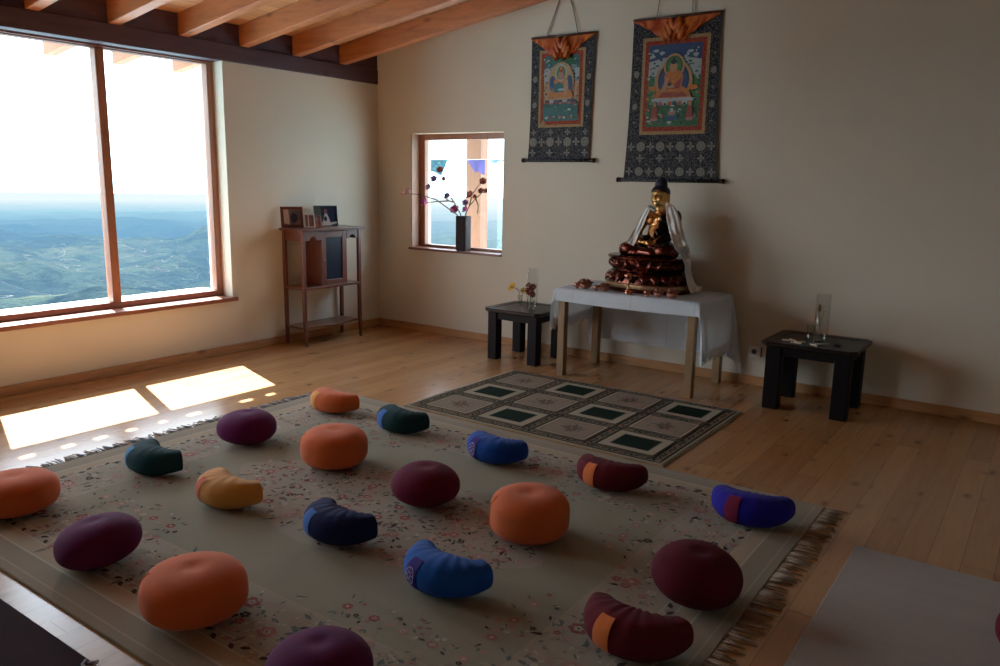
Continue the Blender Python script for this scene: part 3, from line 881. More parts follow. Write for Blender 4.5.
ped = slab([(.305, .215, .06), (.300, .21, .10), (.270, .185, .145), (.262, .18, .16), (.285, .20, .20), (.290, .205, .232), (.285, .20, .238)], 'lotus_pedestal', M['copper'], st)
slab([(.335, .240, 0), (.338, .243, .006), (.338, .243, .020), (.330, .236, .026)], 'base_plinth', M['copper'], st)
slab([(.318, .226, .026), (.320, .228, .032), (.320, .228, .054), (.314, .222, .060)], 'base_band', M['rim'], st)
slab([(.285, .20, .238), (.305, .218, .243), (.308, .22, .252), (.300, .212, .262), (.27, .19, .264)], 'lotus_seat', M['copper'], st)
def petal(cx, cy, nx, ny, z, h, w, up, lean):
    g = G(); tx, ty = -ny, nx
    def fn(i, j):
        v = i / 9; u = (j / 8 - .5) * 2
        wid = w * math.sin(min(1, (1 - v) * 1.25 + .02) * PI / 2) ** .8 * (1 if v < .98 else .0) * (.72 + .28 * math.sin(v * PI))
        bul = .030 * math.sin(v * PI) ** .8 * (1 - u * u * .75) + lean * v + .008 * max(0, v - .8) * 5
        zz = z + (h * v if up else -h * v)
        return (cx + nx * bul + tx * u * wid, cy + ny * bul + ty * u * wid, zz)
    g.grid(fn, 10, 9); g.build('lotus_petal', M['copper'], ped)
for up in (True, False):
    N = 20
    for k in range(N):
        t = 2 * PI * (k + (.5 if up else 0)) / N; a, b = (.262, .178) if up else (.268, .186)
        c, s = math.cos(t), math.sin(t); cx, cy = a * math.copysign(abs(c) ** .87, c), b * math.copysign(abs(s) ** .87, s)
        nx, ny = c / a, s / b; l = math.hypot(nx, ny); nx /= l; ny /= l
        petal(cx, cy, nx, ny, .152, .082 if up else .090, .046, up, .022 if up else .048)
for o in list(bpy.data.objects):
    if o.parent == st: o.location = (-.042, 0, 0); o.scale = (1.05, 1.03, 1)
# figure: one continuous body
g = G()
g.ell((0, .05, .315), (.15, .105, .065))
for s in (-1, 1): g.ell((s * .150, -.098, .312), (.088, .070, .058))

for s in (-1, 1):
    g.capsule((s * .08, .03, .315), (s * .205, -.07, .305), .064, .050)
g.capsule((-.205, -.08, .30), (.075, -.150, .292), .047, .034); g.capsule((.205, -.08, .30), (-.075, -.135, .287), .047, .034)
g.capsule((.075, -.150, .292), (.135, -.145, .290), .030, .018); g.capsule((-.075, -.135, .287), (-.13, -.14, .285), .030, .018)
g.capsule((0, .045, .34), (0, .04, .46), .098, .090); g.ell((0, .035, .525), (.122, .078, .072))
for s in (-1, 1):
    g.ell((s * .112, .035, .565), (.048, .046, .044))
    g.ell((s * .048, -.020, .535), (.055, .032, .042))
g.capsule((0, .028, .58), (0, .015, .645), .041, .036)
g.ell((0, .010, .713), (.064, .067, .082)); g.ell((0, -.012, .672), (.042, .046, .040))
for s in (-1, 1): g.ell((s * .066, .018, .690), (.011, .020, .046)); g.ell((s * .030, -.045, .688), (.020, .016, .018))
g.capsule((0, -.054, .722), (0, -.068, .694), .007, .011)
for s in (-1, 1): g.capsule((s * .008, -.056, .735), (s * .042, -.044, .737), .006, .005)
g.capsule((-.012, -.055, .668), (.012, -.055, .668), .0065, .0065)
g.ell((0, -.050, .648), (.018, .013, .013))
# right arm reaching down over the shin, left hand in the lap
g.capsule((-.120, .035, .565), (-.165, .01, .44), .043, .034); g.capsule((-.165, .01, .44), (-.070, -.105, .380), .034, .023)
g.ell((-.034, -.126, .376), (.040, .026, .014))
for k in range(4): g.capsule((-.008, -.108 - .012 * k, .376), (.044 - .005 * abs(k - 1), -.112 - .011 * k, .381), .0075, .0055, 8)
g.capsule((-.03, -.102, .380), (-.006, -.095, .404), .008, .006, 8)
g.capsule((.120, .035, .565), (.165, .01, .44), .043, .034); g.capsule((.165, .01, .44), (.070, -.105, .372), .034, .023)
g.ell((.030, -.122, .362), (.042, .026, .015))
for k in range(4): g.capsule((0.0, -.103 - .012 * k, .362), (-.050 + .005 * abs(k - 1), -.108 - .011 * k, .368), .0075, .0055, 8)
g.capsule((.03, -.098, .368), (-.004, -.092, .392), .008, .006, 8)
g.v = [(x, y + .045 * max(0, min(1, (z - .37) / .10)), z) for x, y, z in g.v]
body = g.build('tmp', [M['bodygold'], M['gold'], M['robe'], M['copper']])
md = body.modifiers.new('r', 'REMESH'); md.mode = 'VOXEL'; md.voxel_size = .0052
sm = body.modifiers.new('s', 'SMOOTH'); sm.factor = .5; sm.iterations = 4
dg = bpy.context.evaluated_depsgraph_get()
me = bpy.data.meshes.new_from_object(body.evaluated_get(dg)); bpy.data.objects.remove(body)
me.name = 'body'; me.materials.clear()
for m in (M['bodygold'], M['gold'], M['copper']): me.materials.append(m)
robe_f = []
for p in me.polygons:
    c = p.center; p.use_smooth = True
    face = c.z > .612
    p.material_index = 1 if face else 0
    torso_line = c.x > .055 - (.585 - c.z) * .30 - (0.0 if c.y < .07 else .12)
    legs = c.z < .352 and not (abs(c.x - .0) < .1 and c.y < -.085 and c.z > .350)
    arm_r = c.x < -.122 and c.y < .05
    hand = c.y < -.085 and abs(c.x) < .085
    if legs: p.material_index = 2
    elif not face and torso_line and not arm_r and not hand and c.z < .60: robe_f.append(p.index)
bo = bpy.data.objects.new('body', me); COL.objects.link(bo); bo.parent = st; ORIG['body'] = (0, 0, 0)
g = G(); vmap = {}
for fi in robe_f:
    p = me.polygons[fi]; idx = []
    for vi in p.vertices:
        if vi not in vmap:
            v = me.vertices[vi]; vmap[vi] = len(g.v)
            fo = .0022 * math.sin((v.co.x * 1.1 + v.co.z * .9) * 150)
            g.v.append(tuple(v.co + v.normal * (.0055 + fo)))
        idx.append(vmap[vi])
    g.f.append(idx); g.m.append(0); g.s.append(True)
ro = g.build('robe', M['robe'], st); so_ = ro.modifiers.new('thick', 'SOLIDIFY'); so_.thickness = .004
# hair with its topknot
g = G()
def hairf(i, j):
    t = 2 * PI * j / 40; front = .5 - .5 * math.sin(t)          # 1 at the front (-y)
    lim = 1.32 + (1 - front) * .85 - .18 * math.exp(-((front - 1) / .12) ** 2)
    a = lim * (1 - i / 20)
    bumpy = 1 + .018 * math.sin(i * 2.2) * math.sin(t * 14)
    return (.0705 * bumpy * math.sin(a) * math.cos(t), .059 + .0770 * bumpy * math.sin(a) * math.sin(t), .734 + .060 * bumpy * math.cos(a))
g.grid(hairf, 21, 40, False, True)
g.lathe([(.050, .782), (.047, .800), (.041, .818), (.032, .834), (.019, .847), (.008, .854), (.001, .857)], (0, .060, 0), 24)
g.build('hair', M['hair'], st)
for s in (-1, 1):
    g = G()
    pts = [(s * (.012 + .026 * i / 8), -.0155 + .010 * (i / 8) ** 2, .7165 - .0035 * math.sin(i / 8 * PI)) for i in range(9)]
    g.tube(pts, [.0008 + .0022 * math.sin(i / 8 * PI) for i in range(9)], 8); g.build('eye', M['black'], st)
    g = G(); pts = [(s * (.010 + .034 * i / 8), -.018 + .013 * (i / 8) ** 2, .738 + .005 * math.sin(i / 8 * PI)) for i in range(9)]
    g.tube(pts, .0016, 6); g.build('eyebrow', M['black'], st)
g = G(); g.tube([(-.015 + .03 * i / 8, -.0175 + .004 * ((i - 4) / 4) ** 2, .668 + .0018 * math.cos((i - 4) * .8)) for i in range(9)], [.001 + .0028 * math.sin(i / 8 * PI) for i in range(9)], 8); g.build('mouth', M['lip'], st)
g = G(); g.lathe([(.001, .372), (.022, .373), (.036, .386), (.040, .402), (.036, .410), (.033, .408), (.034, .400), (.028, .385), (.001, .380)], (.0, -.122, .012), 28); g.build('alms_bowl', M['robe'], st)

# silk offering scarf: two bands laid over the front of the figure and joined behind the neck
from mathutils.bvhtree import BVHTree
bpy.context.view_layer.update()
tv, tf_, ta_ = [], [], []
for o in [o for o in bpy.data.objects if o.type == 'MESH' and (o.parent == st or o.parent == ped)]:
    b = len(tv); tv += [o.matrix_world @ v.co for v in o.data.vertices]; tf_ += [[b + i for i in p.vertices] for p in o.data.polygons if p.center.z < .618]; ta_ += [[b + i for i in p.vertices] for p in o.data.polygons]
tree_all = BVHTree.FromPolygons(tv, ta_)
tree = BVHTree.FromPolygons(tv, tf_)
DV = Vector((-.4112, .9115, 0)); EV = Vector((.9115, .4112, 0)); SO = Vector((SXc, SYc, 0))
g = G()
def band(samples, dflt, folds, ph):
    # samples: (across, height, width) along the band, seen from the front; it is laid on whatever lies behind it
    def at(f):
        k = min(int(f), len(samples) - 2); t = f - k
        p = [samples[max(0, min(len(samples) - 1, k + q))] for q in (-1, 0, 1, 2)]
        return [.5 * (2 * p[1][c] + (p[2][c] - p[0][c]) * t + (2 * p[0][c] - 5 * p[1][c] + 4 * p[2][c] - p[3][c]) * t * t + (3 * p[1][c] - p[0][c] - 3 * p[2][c] + p[3][c]) * t ** 3) for c in range(3)]
    N, W = 8 * (len(samples) - 1) + 1, 21
    pos, dep = [], []
    for i in range(N):
        f = i / 8; a, z, w = at(min(f, len(samples) - 1.001)); a2, z2, _ = at(min(f + .02, len(samples) - 1.0001)); a1, z1, _ = at(max(f - .02, 0))
        tx, tz = a2 - a1, z2 - z1; l = math.hypot(tx, tz) or 1; nx, nz_ = -tz / l, tx / l
        pos.append([(a + nx * w * (j / (W - 1) - .5), max(z + nz_ * w * (j / (W - 1) - .5), SZc + .004)) for j in range(W)])
        row = []
        for a_, z_ in pos[-1]:
            o = SO + EV * a_ + Vector((0, 0, z_)) - DV * 1.0; h = tree.ray_cast(o, DV)
            row.append(h[3] - 1.0 if h[0] is not None else None)
        dep.append(row)
    raw = [[d for d in r] for r in dep]
    for i in range(N):
        known = [d for d in dep[i] if d is not None]
        base = dflt[0] + (dflt[1] - dflt[0]) * i / (N - 1)
        dep[i] = [d if d is not None else (max(known) if known else base) for d in dep[i]]
    for it in range(26):
        nd = [r[:] for r in dep]
        for i in range(N):
            for j in range(W):
                q = [dep[a][b] for a, b in ((i - 1, j), (i + 1, j), (i, j - 1), (i, j + 1)) if 0 <= a < N and 0 <= b < W]
                v = .4 * dep[i][j] + .6 * sum(q) / len(q)
                if raw[i][j] is not None: v = min(v, raw[i][j])
                nd[i][j] = v
        dep = nd
    def fn(i, j):
        a_, z_ = pos[i][j]
        d = dep[i][j] - .030 - .005 * (1 + math.sin(j / (W - 1) * folds * 2 * PI + ph + i * .03))
        fade = min(1, i / 8)
        return SO + EV * a_ + Vector((0, 0, z_)) + DV * (d * fade + (dflt[0]) * (1 - fade))
    b = g.grid(fn, N, W)
    return [g.v[b + j] for j in range(W)]
e1 = band([(.090, 1.338, .034), (.110, 1.312, .070), (.128, 1.250, .094), (.154, 1.168, .097), (.188, 1.074, .094), (.229, 1.005, .072), (.251, .934, .052), (.263, .855, .046), (.287, .776, .055), (.322, .722, .069), (.362, .7045, .088)], (.055, .0), 2.5, 0)
e2 = band([(-.046, 1.330, .028), (-.066, 1.302, .040), (-.094, 1.240, .048), (-.120, 1.170, .050), (-.150, 1.105, .055), (-.176, 1.05, .062)], (.055, -.05), 2, 1)
m1, m2 = Vector(e1[10]), Vector(e2[10]); nk = SO + Vector((.018, .155, SZc + .616))
cpts = [m1, (m1 + nk) / 2 + Vector((.030, .015, .004)), nk + Vector((.03, 0, .0)), nk - Vector((.03, 0, 0)), (m2 + nk) / 2 + Vector((-.028, .014, -.012)), m2]
g.grid(lambda i, j: cpts[i] + Vector((0, 0, (j - 2) * .006)), 6, 5)
sc = g.build('silk_scarf', M['scarf']); sm = sc.modifiers.new('thick', 'SOLIDIFY'); sm.thickness = .0015
tag(sc, 'pale silk scarf draped over the shoulders of the seated statue', 'scarf')

# ------------------------------------------------------------------ offerings along the front of the altar
rose_m = plain('dried_rose', (.30, .095, .055), .7, .45, 60); rose2 = plain('dusty_pink_rose', (.36, .13, .085), .7, .35, 60)
TOPZ = CZ + .003
def rosette(name, c, r, m, label, group, parent=None):
    g = G(); rs = random.Random(int(c[0] * 1000)); r *= 1.28
    for ring, (k, rr, tilt, s) in enumerate(((9, .95, .35, .52), (7, .70, .8, .48), (5, .42, 1.15, .40), (3, .18, 1.4, .3))):
        for q in range(k):
            a = 2 * PI * q / k + ring * .5 + rs.random() * .3
            d = Vector((math.cos(a), math.sin(a), 0)); tv = Vector((-math.sin(a), math.cos(a), 0)); up = Vector((0, 0, 1))
            def fn(i, j):
                v = i / 5; u = (j / 5 - .5) * 2
                out = r * (rr * .45 + s * v * math.cos(tilt)); h = r * (.70 + s * v * math.sin(tilt) * 1.5 - .18 * u * u)
                return Vector(c) + d * out + tv * (u * r * s * .62 * math.sin(min(1, v * .75 + .3) * PI / 1.35)) + up * h
            g.grid(fn, 6, 6, mi=0)
    g.ell((c[0], c[1], c[2] + r * .50), (r * .72, r * .72, r * .50), 16)
    return tag(g.build(name, m), label, 'flower', group)
def bowl(x, y, r, h, label, group='small copper bowls on the altar'):
    t = empty('offering_bowl', (x, y, TOPZ), label, 'bowl', group)
    g = G(); g.lathe([(r * .5, 0), (r * .55, .004), (r * .42, .008), (r * .75, h * .35), (r, h * .75), (r * .98, h), (r * .90, h), (r * .90, h * .8), (r * .4, h * .45), (.001, h * .4)], (x, y, TOPZ), 28)
    g.build('cup', M['bowl'], t)
    g = G(); g.lathe([(r * 1.0, h - .004), (r * 1.06, h - .001), (r * 1.03, h + .003), (r * .9, h + .002)], (x, y, TOPZ), 28, cap=False); g.build('rim', M['bowl'], t)
bowl(2.730, -.668, .026, .040, 'leftmost small copper bowl at the left end of the altar')
rosette('dried_flower', (2.795, -.655, TOPZ), .050, rose_m, 'large dried brown rose at left end of altar cloth', 'dried roses on the altar')
bowl(2.905, -.683, .024, .036, 'small copper bowl between two dried roses left of the goblet')
rosette('dried_flower', (2.958, -.650, TOPZ), .040, rose_m, 'dried rose just left of the statue base corner', 'dried roses on the altar')
bowl(3.325, -.692, .026, .036, 'small copper bowl right of the tall goblet')
rosette('dried_flower', (3.400, -.662, TOPZ), .040, rose2, 'left of two dusty pink roses right of the goblet', 'dried roses on the altar')
rosette('dried_flower', (3.502, -.655, TOPZ), .045, rose2, 'rightmost dusty pink rose at right corner of statue base', 'dried roses on the altar')
t = empty('butter_lamp', (3.17, -.685, TOPZ), 'tall copper butter lamp goblet with a side arm before the statue', 'lamp')
g = G(); g.lathe([(.026, 0), (.028, .005), (.028, .012), (.024, .022), (.012, .034), (.007, .045), (.006, .075), (.010, .080), (.007, .086), (.006, .100), (.012, .108)], (3.17, -.685, TOPZ), 28); g.build('stem', M['bowl'], t)
g = G(); g.lathe([(.010, .106), (.022, .114), (.030, .130), (.032, .146), (.029, .146), (.026, .132), (.010, .120), (.001, .118)], (3.17, -.685, TOPZ), 28); g.build('cup', M['bowl'], t)
g = G(); g.tube([(3.19, -.685, TOPZ + .140), (3.22, -.684, TOPZ + .140), (3.252, -.682, TOPZ + .143)], [.005, .0045, .0035], 10); g.build('arm', M['bowl'], t)
g = G(); g.ell((3.17, -.685, TOPZ + .142), (.024, .024, .012)); g.build('butter', plain('lamp_butter', (.34, .13, .07), .4), t)

# ------------------------------------------------------------------ glasses, flowers and bits on the stools
def cylinder_glass(name, x, y, z, r, h, label, th=.003, cat='vase', group=None, flare=1.0):
    g = G(); g.lathe([(.001, 0), (r * .96, 0), (r, .004), (r * flare, h), (r * flare - th, h), (r - th, .012), (.001, .010)], (x, y, z), 36)
    return tag(g.build(name, M['vase_glass']), label, cat, group)
SL_ = .4452
stem_m = plain('green_stem', (.07, .13, .035), .6)
cylinder_glass('tall_glass_vase', 2.105, -.33, SL_ - .0045, .046, .335, 'tall clear glass cylinder vase on the left stool')
cylinder_glass('small_glass_vase', 2.045, -.43, SL_ - .0045, .026, .115, 'small clear glass bottle vase at front of left stool', flare=.7)
cylinder_glass('glass_tumbler', 2.165, -.445, SL_ - .0045, .034, .085, 'short clear glass tumbler at the right of the left stool', cat='glass')
def blossom(g, c, r, n, mi, tilt=(0, 0, 1), cup=.2):
    Z = Vector(tilt).normalized(); X = Z.orthogonal().normalized(); Y = Z.cross(X); c = Vector(c)
    for k in range(n):
        a = 2 * PI * k / n; d = X * math.cos(a) + Y * math.sin(a); tv = Y * math.cos(a) - X * math.sin(a)
        def fn(i, j):
            v = i / 4; u = (j / 4 - .5) * 2
            return c + d * r * (.1 + .9 * v) + tv * u * r * (2.4 / n) * math.sin(min(1, v * .8 + .25) * PI / 1.25) + Z * r * (cup * v * v - .06 * u * u)
        g.grid(fn, 5, 5, mi=mi)
def stemf(name, path, heads, m, label, cat='flower', rad=.003, group=None, leaves=0):
    t = empty(name, path[0], label, cat, group)
    g = G(); g.tube(path, rad, 7)
    rs = random.Random(len(path) + int(path[0][0] * 99))
    for k in range(leaves):
        i = 1 + k % (len(path) - 1); p = Vector(path[i]); a = rs.random() * 6
        q = p + Vector((math.cos(a) * .05, math.sin(a) * .02, .02)); w = Vector((0, .012, .004))
        g.add([p, (p + q) / 2 + w, q, (p + q) / 2 - w], [[0, 1, 2, 3]])
    g.build('stem', stem_m, t)
    for (c, r, n, tl) in heads:
        g = G(); blossom(g, c, r, n, 0, tl, .25); blossom(g, c, r * .62, n, 0, tl, .7); g.ell(c, (r * .28, r * .28, r * .22), 10, 1)
        g.build('flower_head', [m, plain('flower_heart', (.28, .14, .03), .8)], t)
    return t
yel = plain('yellow_petal', (.72, .42, .03), .7); redp = plain('deep_red_petal', (.14, .010, .012), .7, .4, 40); ylw2 = plain('ochre_petal', (.45, .26, .05), .7)
stemf('yellow_flower', [(2.045, -.43, SL_ + .02), (2.043, -.43, SL_ + .12), (2.02, -.43, SL_ + .155), (1.975, -.43, SL_ + .168)], [((1.968, -.435, SL_ + .168), .046, 12, (-.3, -.7, .5))], yel, 'yellow flower leaning left from the small bottle vase')
stemf('ochre_flower', [(2.052, -.425, SL_ + .02), (2.062, -.425, SL_ + .10), (2.085, -.43, SL_ + .148)], [((2.088, -.44, SL_ + .150), .030, 9, (.2, -.8, .5))], ylw2, 'small ochre flower between the yellow and the red flowers')
stemf('red_flower', [(2.155, -.445, SL_ + .015), (2.16, -.445, SL_ + .09), (2.165, -.44, SL_ + .15)], [((2.165, -.46, SL_ + .155), .042, 9, (.2, -.8, .4)), ((2.185, -.45, SL_ + .190), .034, 8, (.3, -.6, .6)), ((2.140, -.45, SL_ + .205), .028, 8, (-.3, -.6, .6)), ((2.190, -.46, SL_ + .130), .028, 8, (.5, -.8, .1))], redp, 'cluster of deep red flowers in the tumbler on left stool')
SR = .4705 - .004
cylinder_glass('tall_glass_vase', 4.462, -.36, SR, .047, .325, 'tall clear glass cylinder vase on the right stool')
cylinder_glass('glass_tumbler', 4.425, -.465, SR, .030, .125, 'short clear glass tumbler in front of right stool vase', cat='glass')
t = empty('dried_sprig', (4.455, -.36, SR + .015), 'dried sprig with brown bud and white flower inside right vase', 'flower')
g = G(); g.tube([(4.462, -.36, SR + .018), (4.452, -.365, SR + .10), (4.440, -.37, SR + .20), (4.441, -.368, SR + .225)], .003, 7); g.tube([(4.452, -.365, SR + .10), (4.465, -.37, SR + .17), (4.474, -.366, SR + .215)], .0025, 7); g.build('stem', plain('dry_stem', (.30, .22, .12), .8), t)
g = G(); g.ell((4.440, -.368, SR + .228), (.012, .012, .028)); g.build('bud', plain('brown_bud', (.26, .11, .03), .8), t)
g = G(); blossom(g, (4.472, -.365, SR + .222), .018, 7, 0, (0, -.5, .8)); g.build('flower_head', plain('white_petal', (.62, .60, .55), .8), t)
bit = [plain('cream_stick', (.62, .52, .40), .8), plain('brown_stick', (.20, .10, .05), .8), plain('grey_pebble', (.16, .14, .13), .8)]
rs = random.Random(3)
spots = [(4.275, -.50, .2), (4.31, -.47, -.6), (4.335, -.53, 1.1), (4.375, -.50, .5), (4.365, -.55, -.3), (4.49, -.50, .4), (4.525, -.47, .7), (4.47, -.55, -.5)]
names = ['leftmost of the pale wood chips on the right stool', 'second pale wood chip from the left on the right stool', 'upright-angled pale chip left of the tumbler on right stool', 'pale chip touching left side of the tumbler, right stool', 'front pale chip left of tumbler on right stool', 'pale chip just right of the tumbler on the right stool', 'rightmost pale chip on the right stool', 'front pale chip right of tumbler on right stool']
for i, (x, y, a) in enumerate(spots):
    g = G(); L = rs.uniform(.045, .065); mt = Matrix.Translation((x, y, SR + .007)) @ Matrix.Rotation(a, 4, 'Z')
    g.box((-L / 2, -.006, -.0065), (L / 2, .006, .003), .0025, mat=mt)
    tag(g.build('wood_chip', bit[0]), names[i], 'wood chip', 'wood chips on the right stool')
g = G(); g.lathe([(.001, 0), (.020, 0), (.026, .007), (.024, .010), (.018, .004), (.001, .004)], (4.595, -.46, SR + .0005), 24)
tag(g.build('small_dish', M['black']), 'tiny black dish at the right of the right stool', 'dish')

# ------------------------------------------------------------------ wall socket
t = empty('wall_socket', (3.925, 0, .258), 'white wall socket low on the wall beside the right stool', 'socket')
g = G(); g.box((3.875, -.012, .215), (3.962, -.001, .302), .004); g.lathe([(.028, 0), (.028, .005), (.024, .005), (.022, .004), (.021, -.002), (.021, -.002)], (0, 0, 0), 28, mat=Matrix.Translation((3.918, -.011, .258)).to_4x4() @ Matrix.Rotation(PI / 2, 4, 'X'))
g.build('plate', M['whiteplastic'], t)
g = G(); g.lathe([(.020, 0), (.020, .001), (.001, .001)], (0, 0, 0), 24, mat=Matrix.Translation((3.918, -.0125, .258)) @ Matrix.Rotation(PI / 2, 4, 'X')); g.build('socket_well', plain('grey_well', (.10, .10, .10), .6), t)
for dx in (-.0095, .0095):
    g = G(); g.lathe([(.0035, 0), (.0035, .002), (.001, .002)], (0, 0, 0), 12, mat=Matrix.Translation((3.918 + dx, -.0140, .258)) @ Matrix.Rotation(PI / 2, 4, 'X')); g.build('contact_hole', M['darkhole'], t)
g = G(); g.box((3.966, -.010, .222), (3.975, -.001, .296), .002); g.build('side_strip', plain('dark_strip', (.05, .05, .05), .5), t)

# ------------------------------------------------------------------ display cabinet
cab = empty('display_cabinet', (.165, -.915, 0), 'slender mahogany display cabinet with open shelves in the left corner', 'cabinet')
cx0, cx1, cy0, cy1 = .03, .305, -1.268, -.562
def part(name, m, fn, parent=cab):
    g = G(); fn(g); return g.build(name, m, parent)
part('top', M['mahog_top'], lambda g: (g.box((cx0 - .008, cy0 - .03, 1.035), (cx1 + .028, cy1 + .03, 1.050), .004), g.box((cx0 - .004, cy0 - .018, 1.024), (cx1 + .016, cy1 + .018, 1.036), .003)))
for x in (cx0, cx1 - .030):
    for y in (cy0, cy1 - .030):
        def lg(g):
            n = 8; zs = [(0, .010), (.20, .014), (.9, .015), (1.025, .015)]
            for z, w in zs:
                sp = .012 * max(0, 1 - z / .22) ** 2 * (1 if x > .1 else 0)
                g.v += [(x + .015 + sp + a * w, y + .015 + b * w, z) for a, b in ((-1, -1), (1, -1), (1, 1), (-1, 1))]
            for l in range(3):
                for k in range(4): g.f.append([l * 4 + k, l * 4 + (k + 1) % 4, l * 4 + 4 + (k + 1) % 4, l * 4 + 4 + k]); g.m.append(0); g.s.append(False)
            g.f += [[3, 2, 1, 0], [12, 13, 14, 15]]; g.m += [0, 0]; g.s += [False, False]
        part('leg', M['mahog'], lg)
by0, by1 = -1.045, -.735                       # the closed central box
def arch_rail(g, y0, y1):
    n = 12; pts = [(y0, 1.024), (y0, .945)]
    c = (y0 + y1) / 2; r = min((y1 - y0) * .30, .04)
    pts += [(c - r, .945)] + [(c - r * math.cos(PI * k / n), .945 + r * .9 * math.sin(PI * k / n)) for k in range(1, n)] + [(c + r, .945)]
    pts += [(y1, .945), (y1, 1.024)]
    g.prism(pts, .016, 0, cx1 - .024)
part('frieze_rail', M['mahog'], lambda g: arch_rail(g, cy0 + .03, by0))
part('frieze_rail', M['mahog'], lambda g: arch_rail(g, by1, cy1 - .03))
part('side_rail', M['mahog'], lambda g: g.box((cx0 + .03, cy0 + .008, .94), (cx1 - .03, cy0 + .022, 1.024)))
part('side_rail', M['mahog'], lambda g: g.box((cx0 + .03, cy1 - .022, .94), (cx1 - .03, cy1 - .008, 1.024)))
part('back_rail', M['mahog'], lambda g: g.box((cx0 + .004, cy0 + .03, .96), (cx0 + .016, cy1 - .03, 1.024)))
part('middle_shelf', M['mahog_top'], lambda g: g.box((cx0 + .004, cy0 + .006, .505), (cx1 - .002, cy1 - .006, .530), .003))
def low(g):
    n = 40; fr = []
    for k in range(n + 1):
        u = k / n; y = cy0 + .012 + (cy1 - cy0 - .024) * u
        fr.append((cx1 + .004 + .050 * math.cos((u - .5) * 2 * PI) * (1 - abs(u - .5) * 1.2) - .012, y))
    g.prism([(cx0 + .006, cy0 + .012)] + fr[::1] + [(cx0 + .006, cy1 - .012)], .018, 2, .150)
part('lower_shelf', wood('sheen_shelf', (.17, .075, .045), 1, .28, .6, False), low)  # paler wood tone: reflected light on the shelf put into its colour
cb = part('cupboard', M['mahog'], lambda g: (g.box((cx0 + .01, by0, .530), (cx1 - .028, by0 + .014, 1.024)), g.box((cx0 + .01, by1 - .014, .530), (cx1 - .028, by1, 1.024)), g.box((cx0 + .006, by0, .530), (cx0 + .014, by1, 1.024))))
dr = part('door', M['mahog'], lambda g: (g.box((cx1 - .028, by0, .530), (cx1 - .010, by0 + .055, 1.018), .003), g.box((cx1 - .028, by1 - .055, .530), (cx1 - .010, by1, 1.018), .003), g.box((cx1 - .028, by0 + .055, .530), (cx1 - .010, by1 - .055, .580), .003), g.box((cx1 - .028, by0 + .055, .965), (cx1 - .010, by1 - .055, 1.018), .003)))
part('door_glass', M['navyglass'], lambda g: g.box((cx1 - .022, by0 + .05, .575), (cx1 - .018, by1 - .05, .97)), dr)
part('knob', M['rim'], lambda g: g.ell((cx1 - .002, by0 + .025, .76), (.009, .009, .009), 14), dr)
# pictures standing on the cabinet (all lean back a little)
def picture(x, y, w, h, fw, rz, lean, fm, inner, label, name='framed_photo', mount=None):
    t = local(name, (x, y, 1.0515), label, 'picture', 'pictures standing on the cabinet', rz)
    L = Matrix.Rotation(-lean, 4, 'Y')
    g = G()
    for (a, b, c, d) in ((-w / 2, -w / 2 + fw, 0, h), (w / 2 - fw, w / 2, 0, h), (-w / 2 + fw, w / 2 - fw, 0, fw), (-w / 2 + fw, w / 2 - fw, h - fw, h)):
        g.box((-.008, a, c), (.008, b, d), .002, mat=L)
    g.box((-.007, -w / 2 + fw * .5, fw * .5), (-.004, w / 2 - fw * .5, h - fw * .5), mat=L)
    g.v = [tuple(Vector(v) + Vector((0, 0, .002))) for v in g.v]
    g.build('frame', fm, t)
    g = G(); iw, ih = w - 2 * fw, h - 2 * fw
    for (pts, mi) in inner:
        z = .001 + .0004 * len(g.f)
        g.poly([tuple(L @ Vector((z, (u - .5) * iw, fw + v * ih))) for u, v in pts], mi)
    g.v = [tuple(Vector(v) + Vector((0, 0, .002))) for v in g.v]
    g.build('print', PM, t)
    g = G(); g.add([tuple(L @ Vector((-.008, -.02, h * .6))), tuple(L @ Vector((-.008, .02, h * .6))), (-.055 - h * .05, .02, 0), (-.055 - h * .05, -.02, 0)], [[0, 1, 2, 3]]); g.build('easel_back', M['mahog'], t)
PM = [plain('print_slate', (.10, .10, .13), .3), plain('print_pale', (.42, .38, .38), .3), plain('print_navy', (.012, .022, .055), .3), plain('print_rose', (.22, .08, .075), .3), plain('print_white', (.55, .53, .52), .3), plain('print_green', (.06, .075, .06), .3), plain('print_mauve', (.19, .12, .14), .3)]
SQ = [(0, 0), (1, 0), (1, 1), (0, 1)]
def disc(cx, cy, rx, ry, n=16): return [(cx + rx * math.cos(2 * PI * k / n), cy + ry * math.sin(2 * PI * k / n)) for k in range(n)]
picture(.115, -1.215, .195, .190, .026, -.55, .28, M['mahog'], [(SQ, 0), ([(0, .1), (.35, 0), (.3, 1), (0, 1)], 1), (disc(.62, .45, .22, .32), 2), ([(.5, 0), (1, 0), (1, .35)], 6)], 'wooden framed photo at the left end of the cabinet top')
picture(.235, -1.120, .100, .130, .012, -.45, .30, PM[4], [(SQ, 3), ([(.3, 0), (.45, 0), (.5, 1), (.35, 1)], 4), (disc(.7, .55, .14, .25), 6)], 'small white framed picture standing in front on the cabinet')
picture(.165, -.985, .10, .105, .010, -.30, .15, PM[3], [(SQ, 3), ([(0, .55), (1, .55), (1, .9), (0, .9)], 6)], 'small rosy brown card between white frame and large dark picture')
picture(.125, -.825, .225, .190, .006, -.40, .16, PM[2], [(SQ, 2), ([(0, 0), (.35, 0), (.3, 1), (0, 1)], 5), ([(.3, 0), (.72, 0), (.66, .30), (.56, .62), (.46, .62), (.38, .30)], 4), (disc(.51, .74, .08, .11), 3), (disc(.48, .35, .07, .13), 2), ([(.6, 0), (1, .12), (1, .2), (.62, .14)], 4)], 'large dark unframed photo of a pale robed figure, right end of cabinet', 'photo_print')

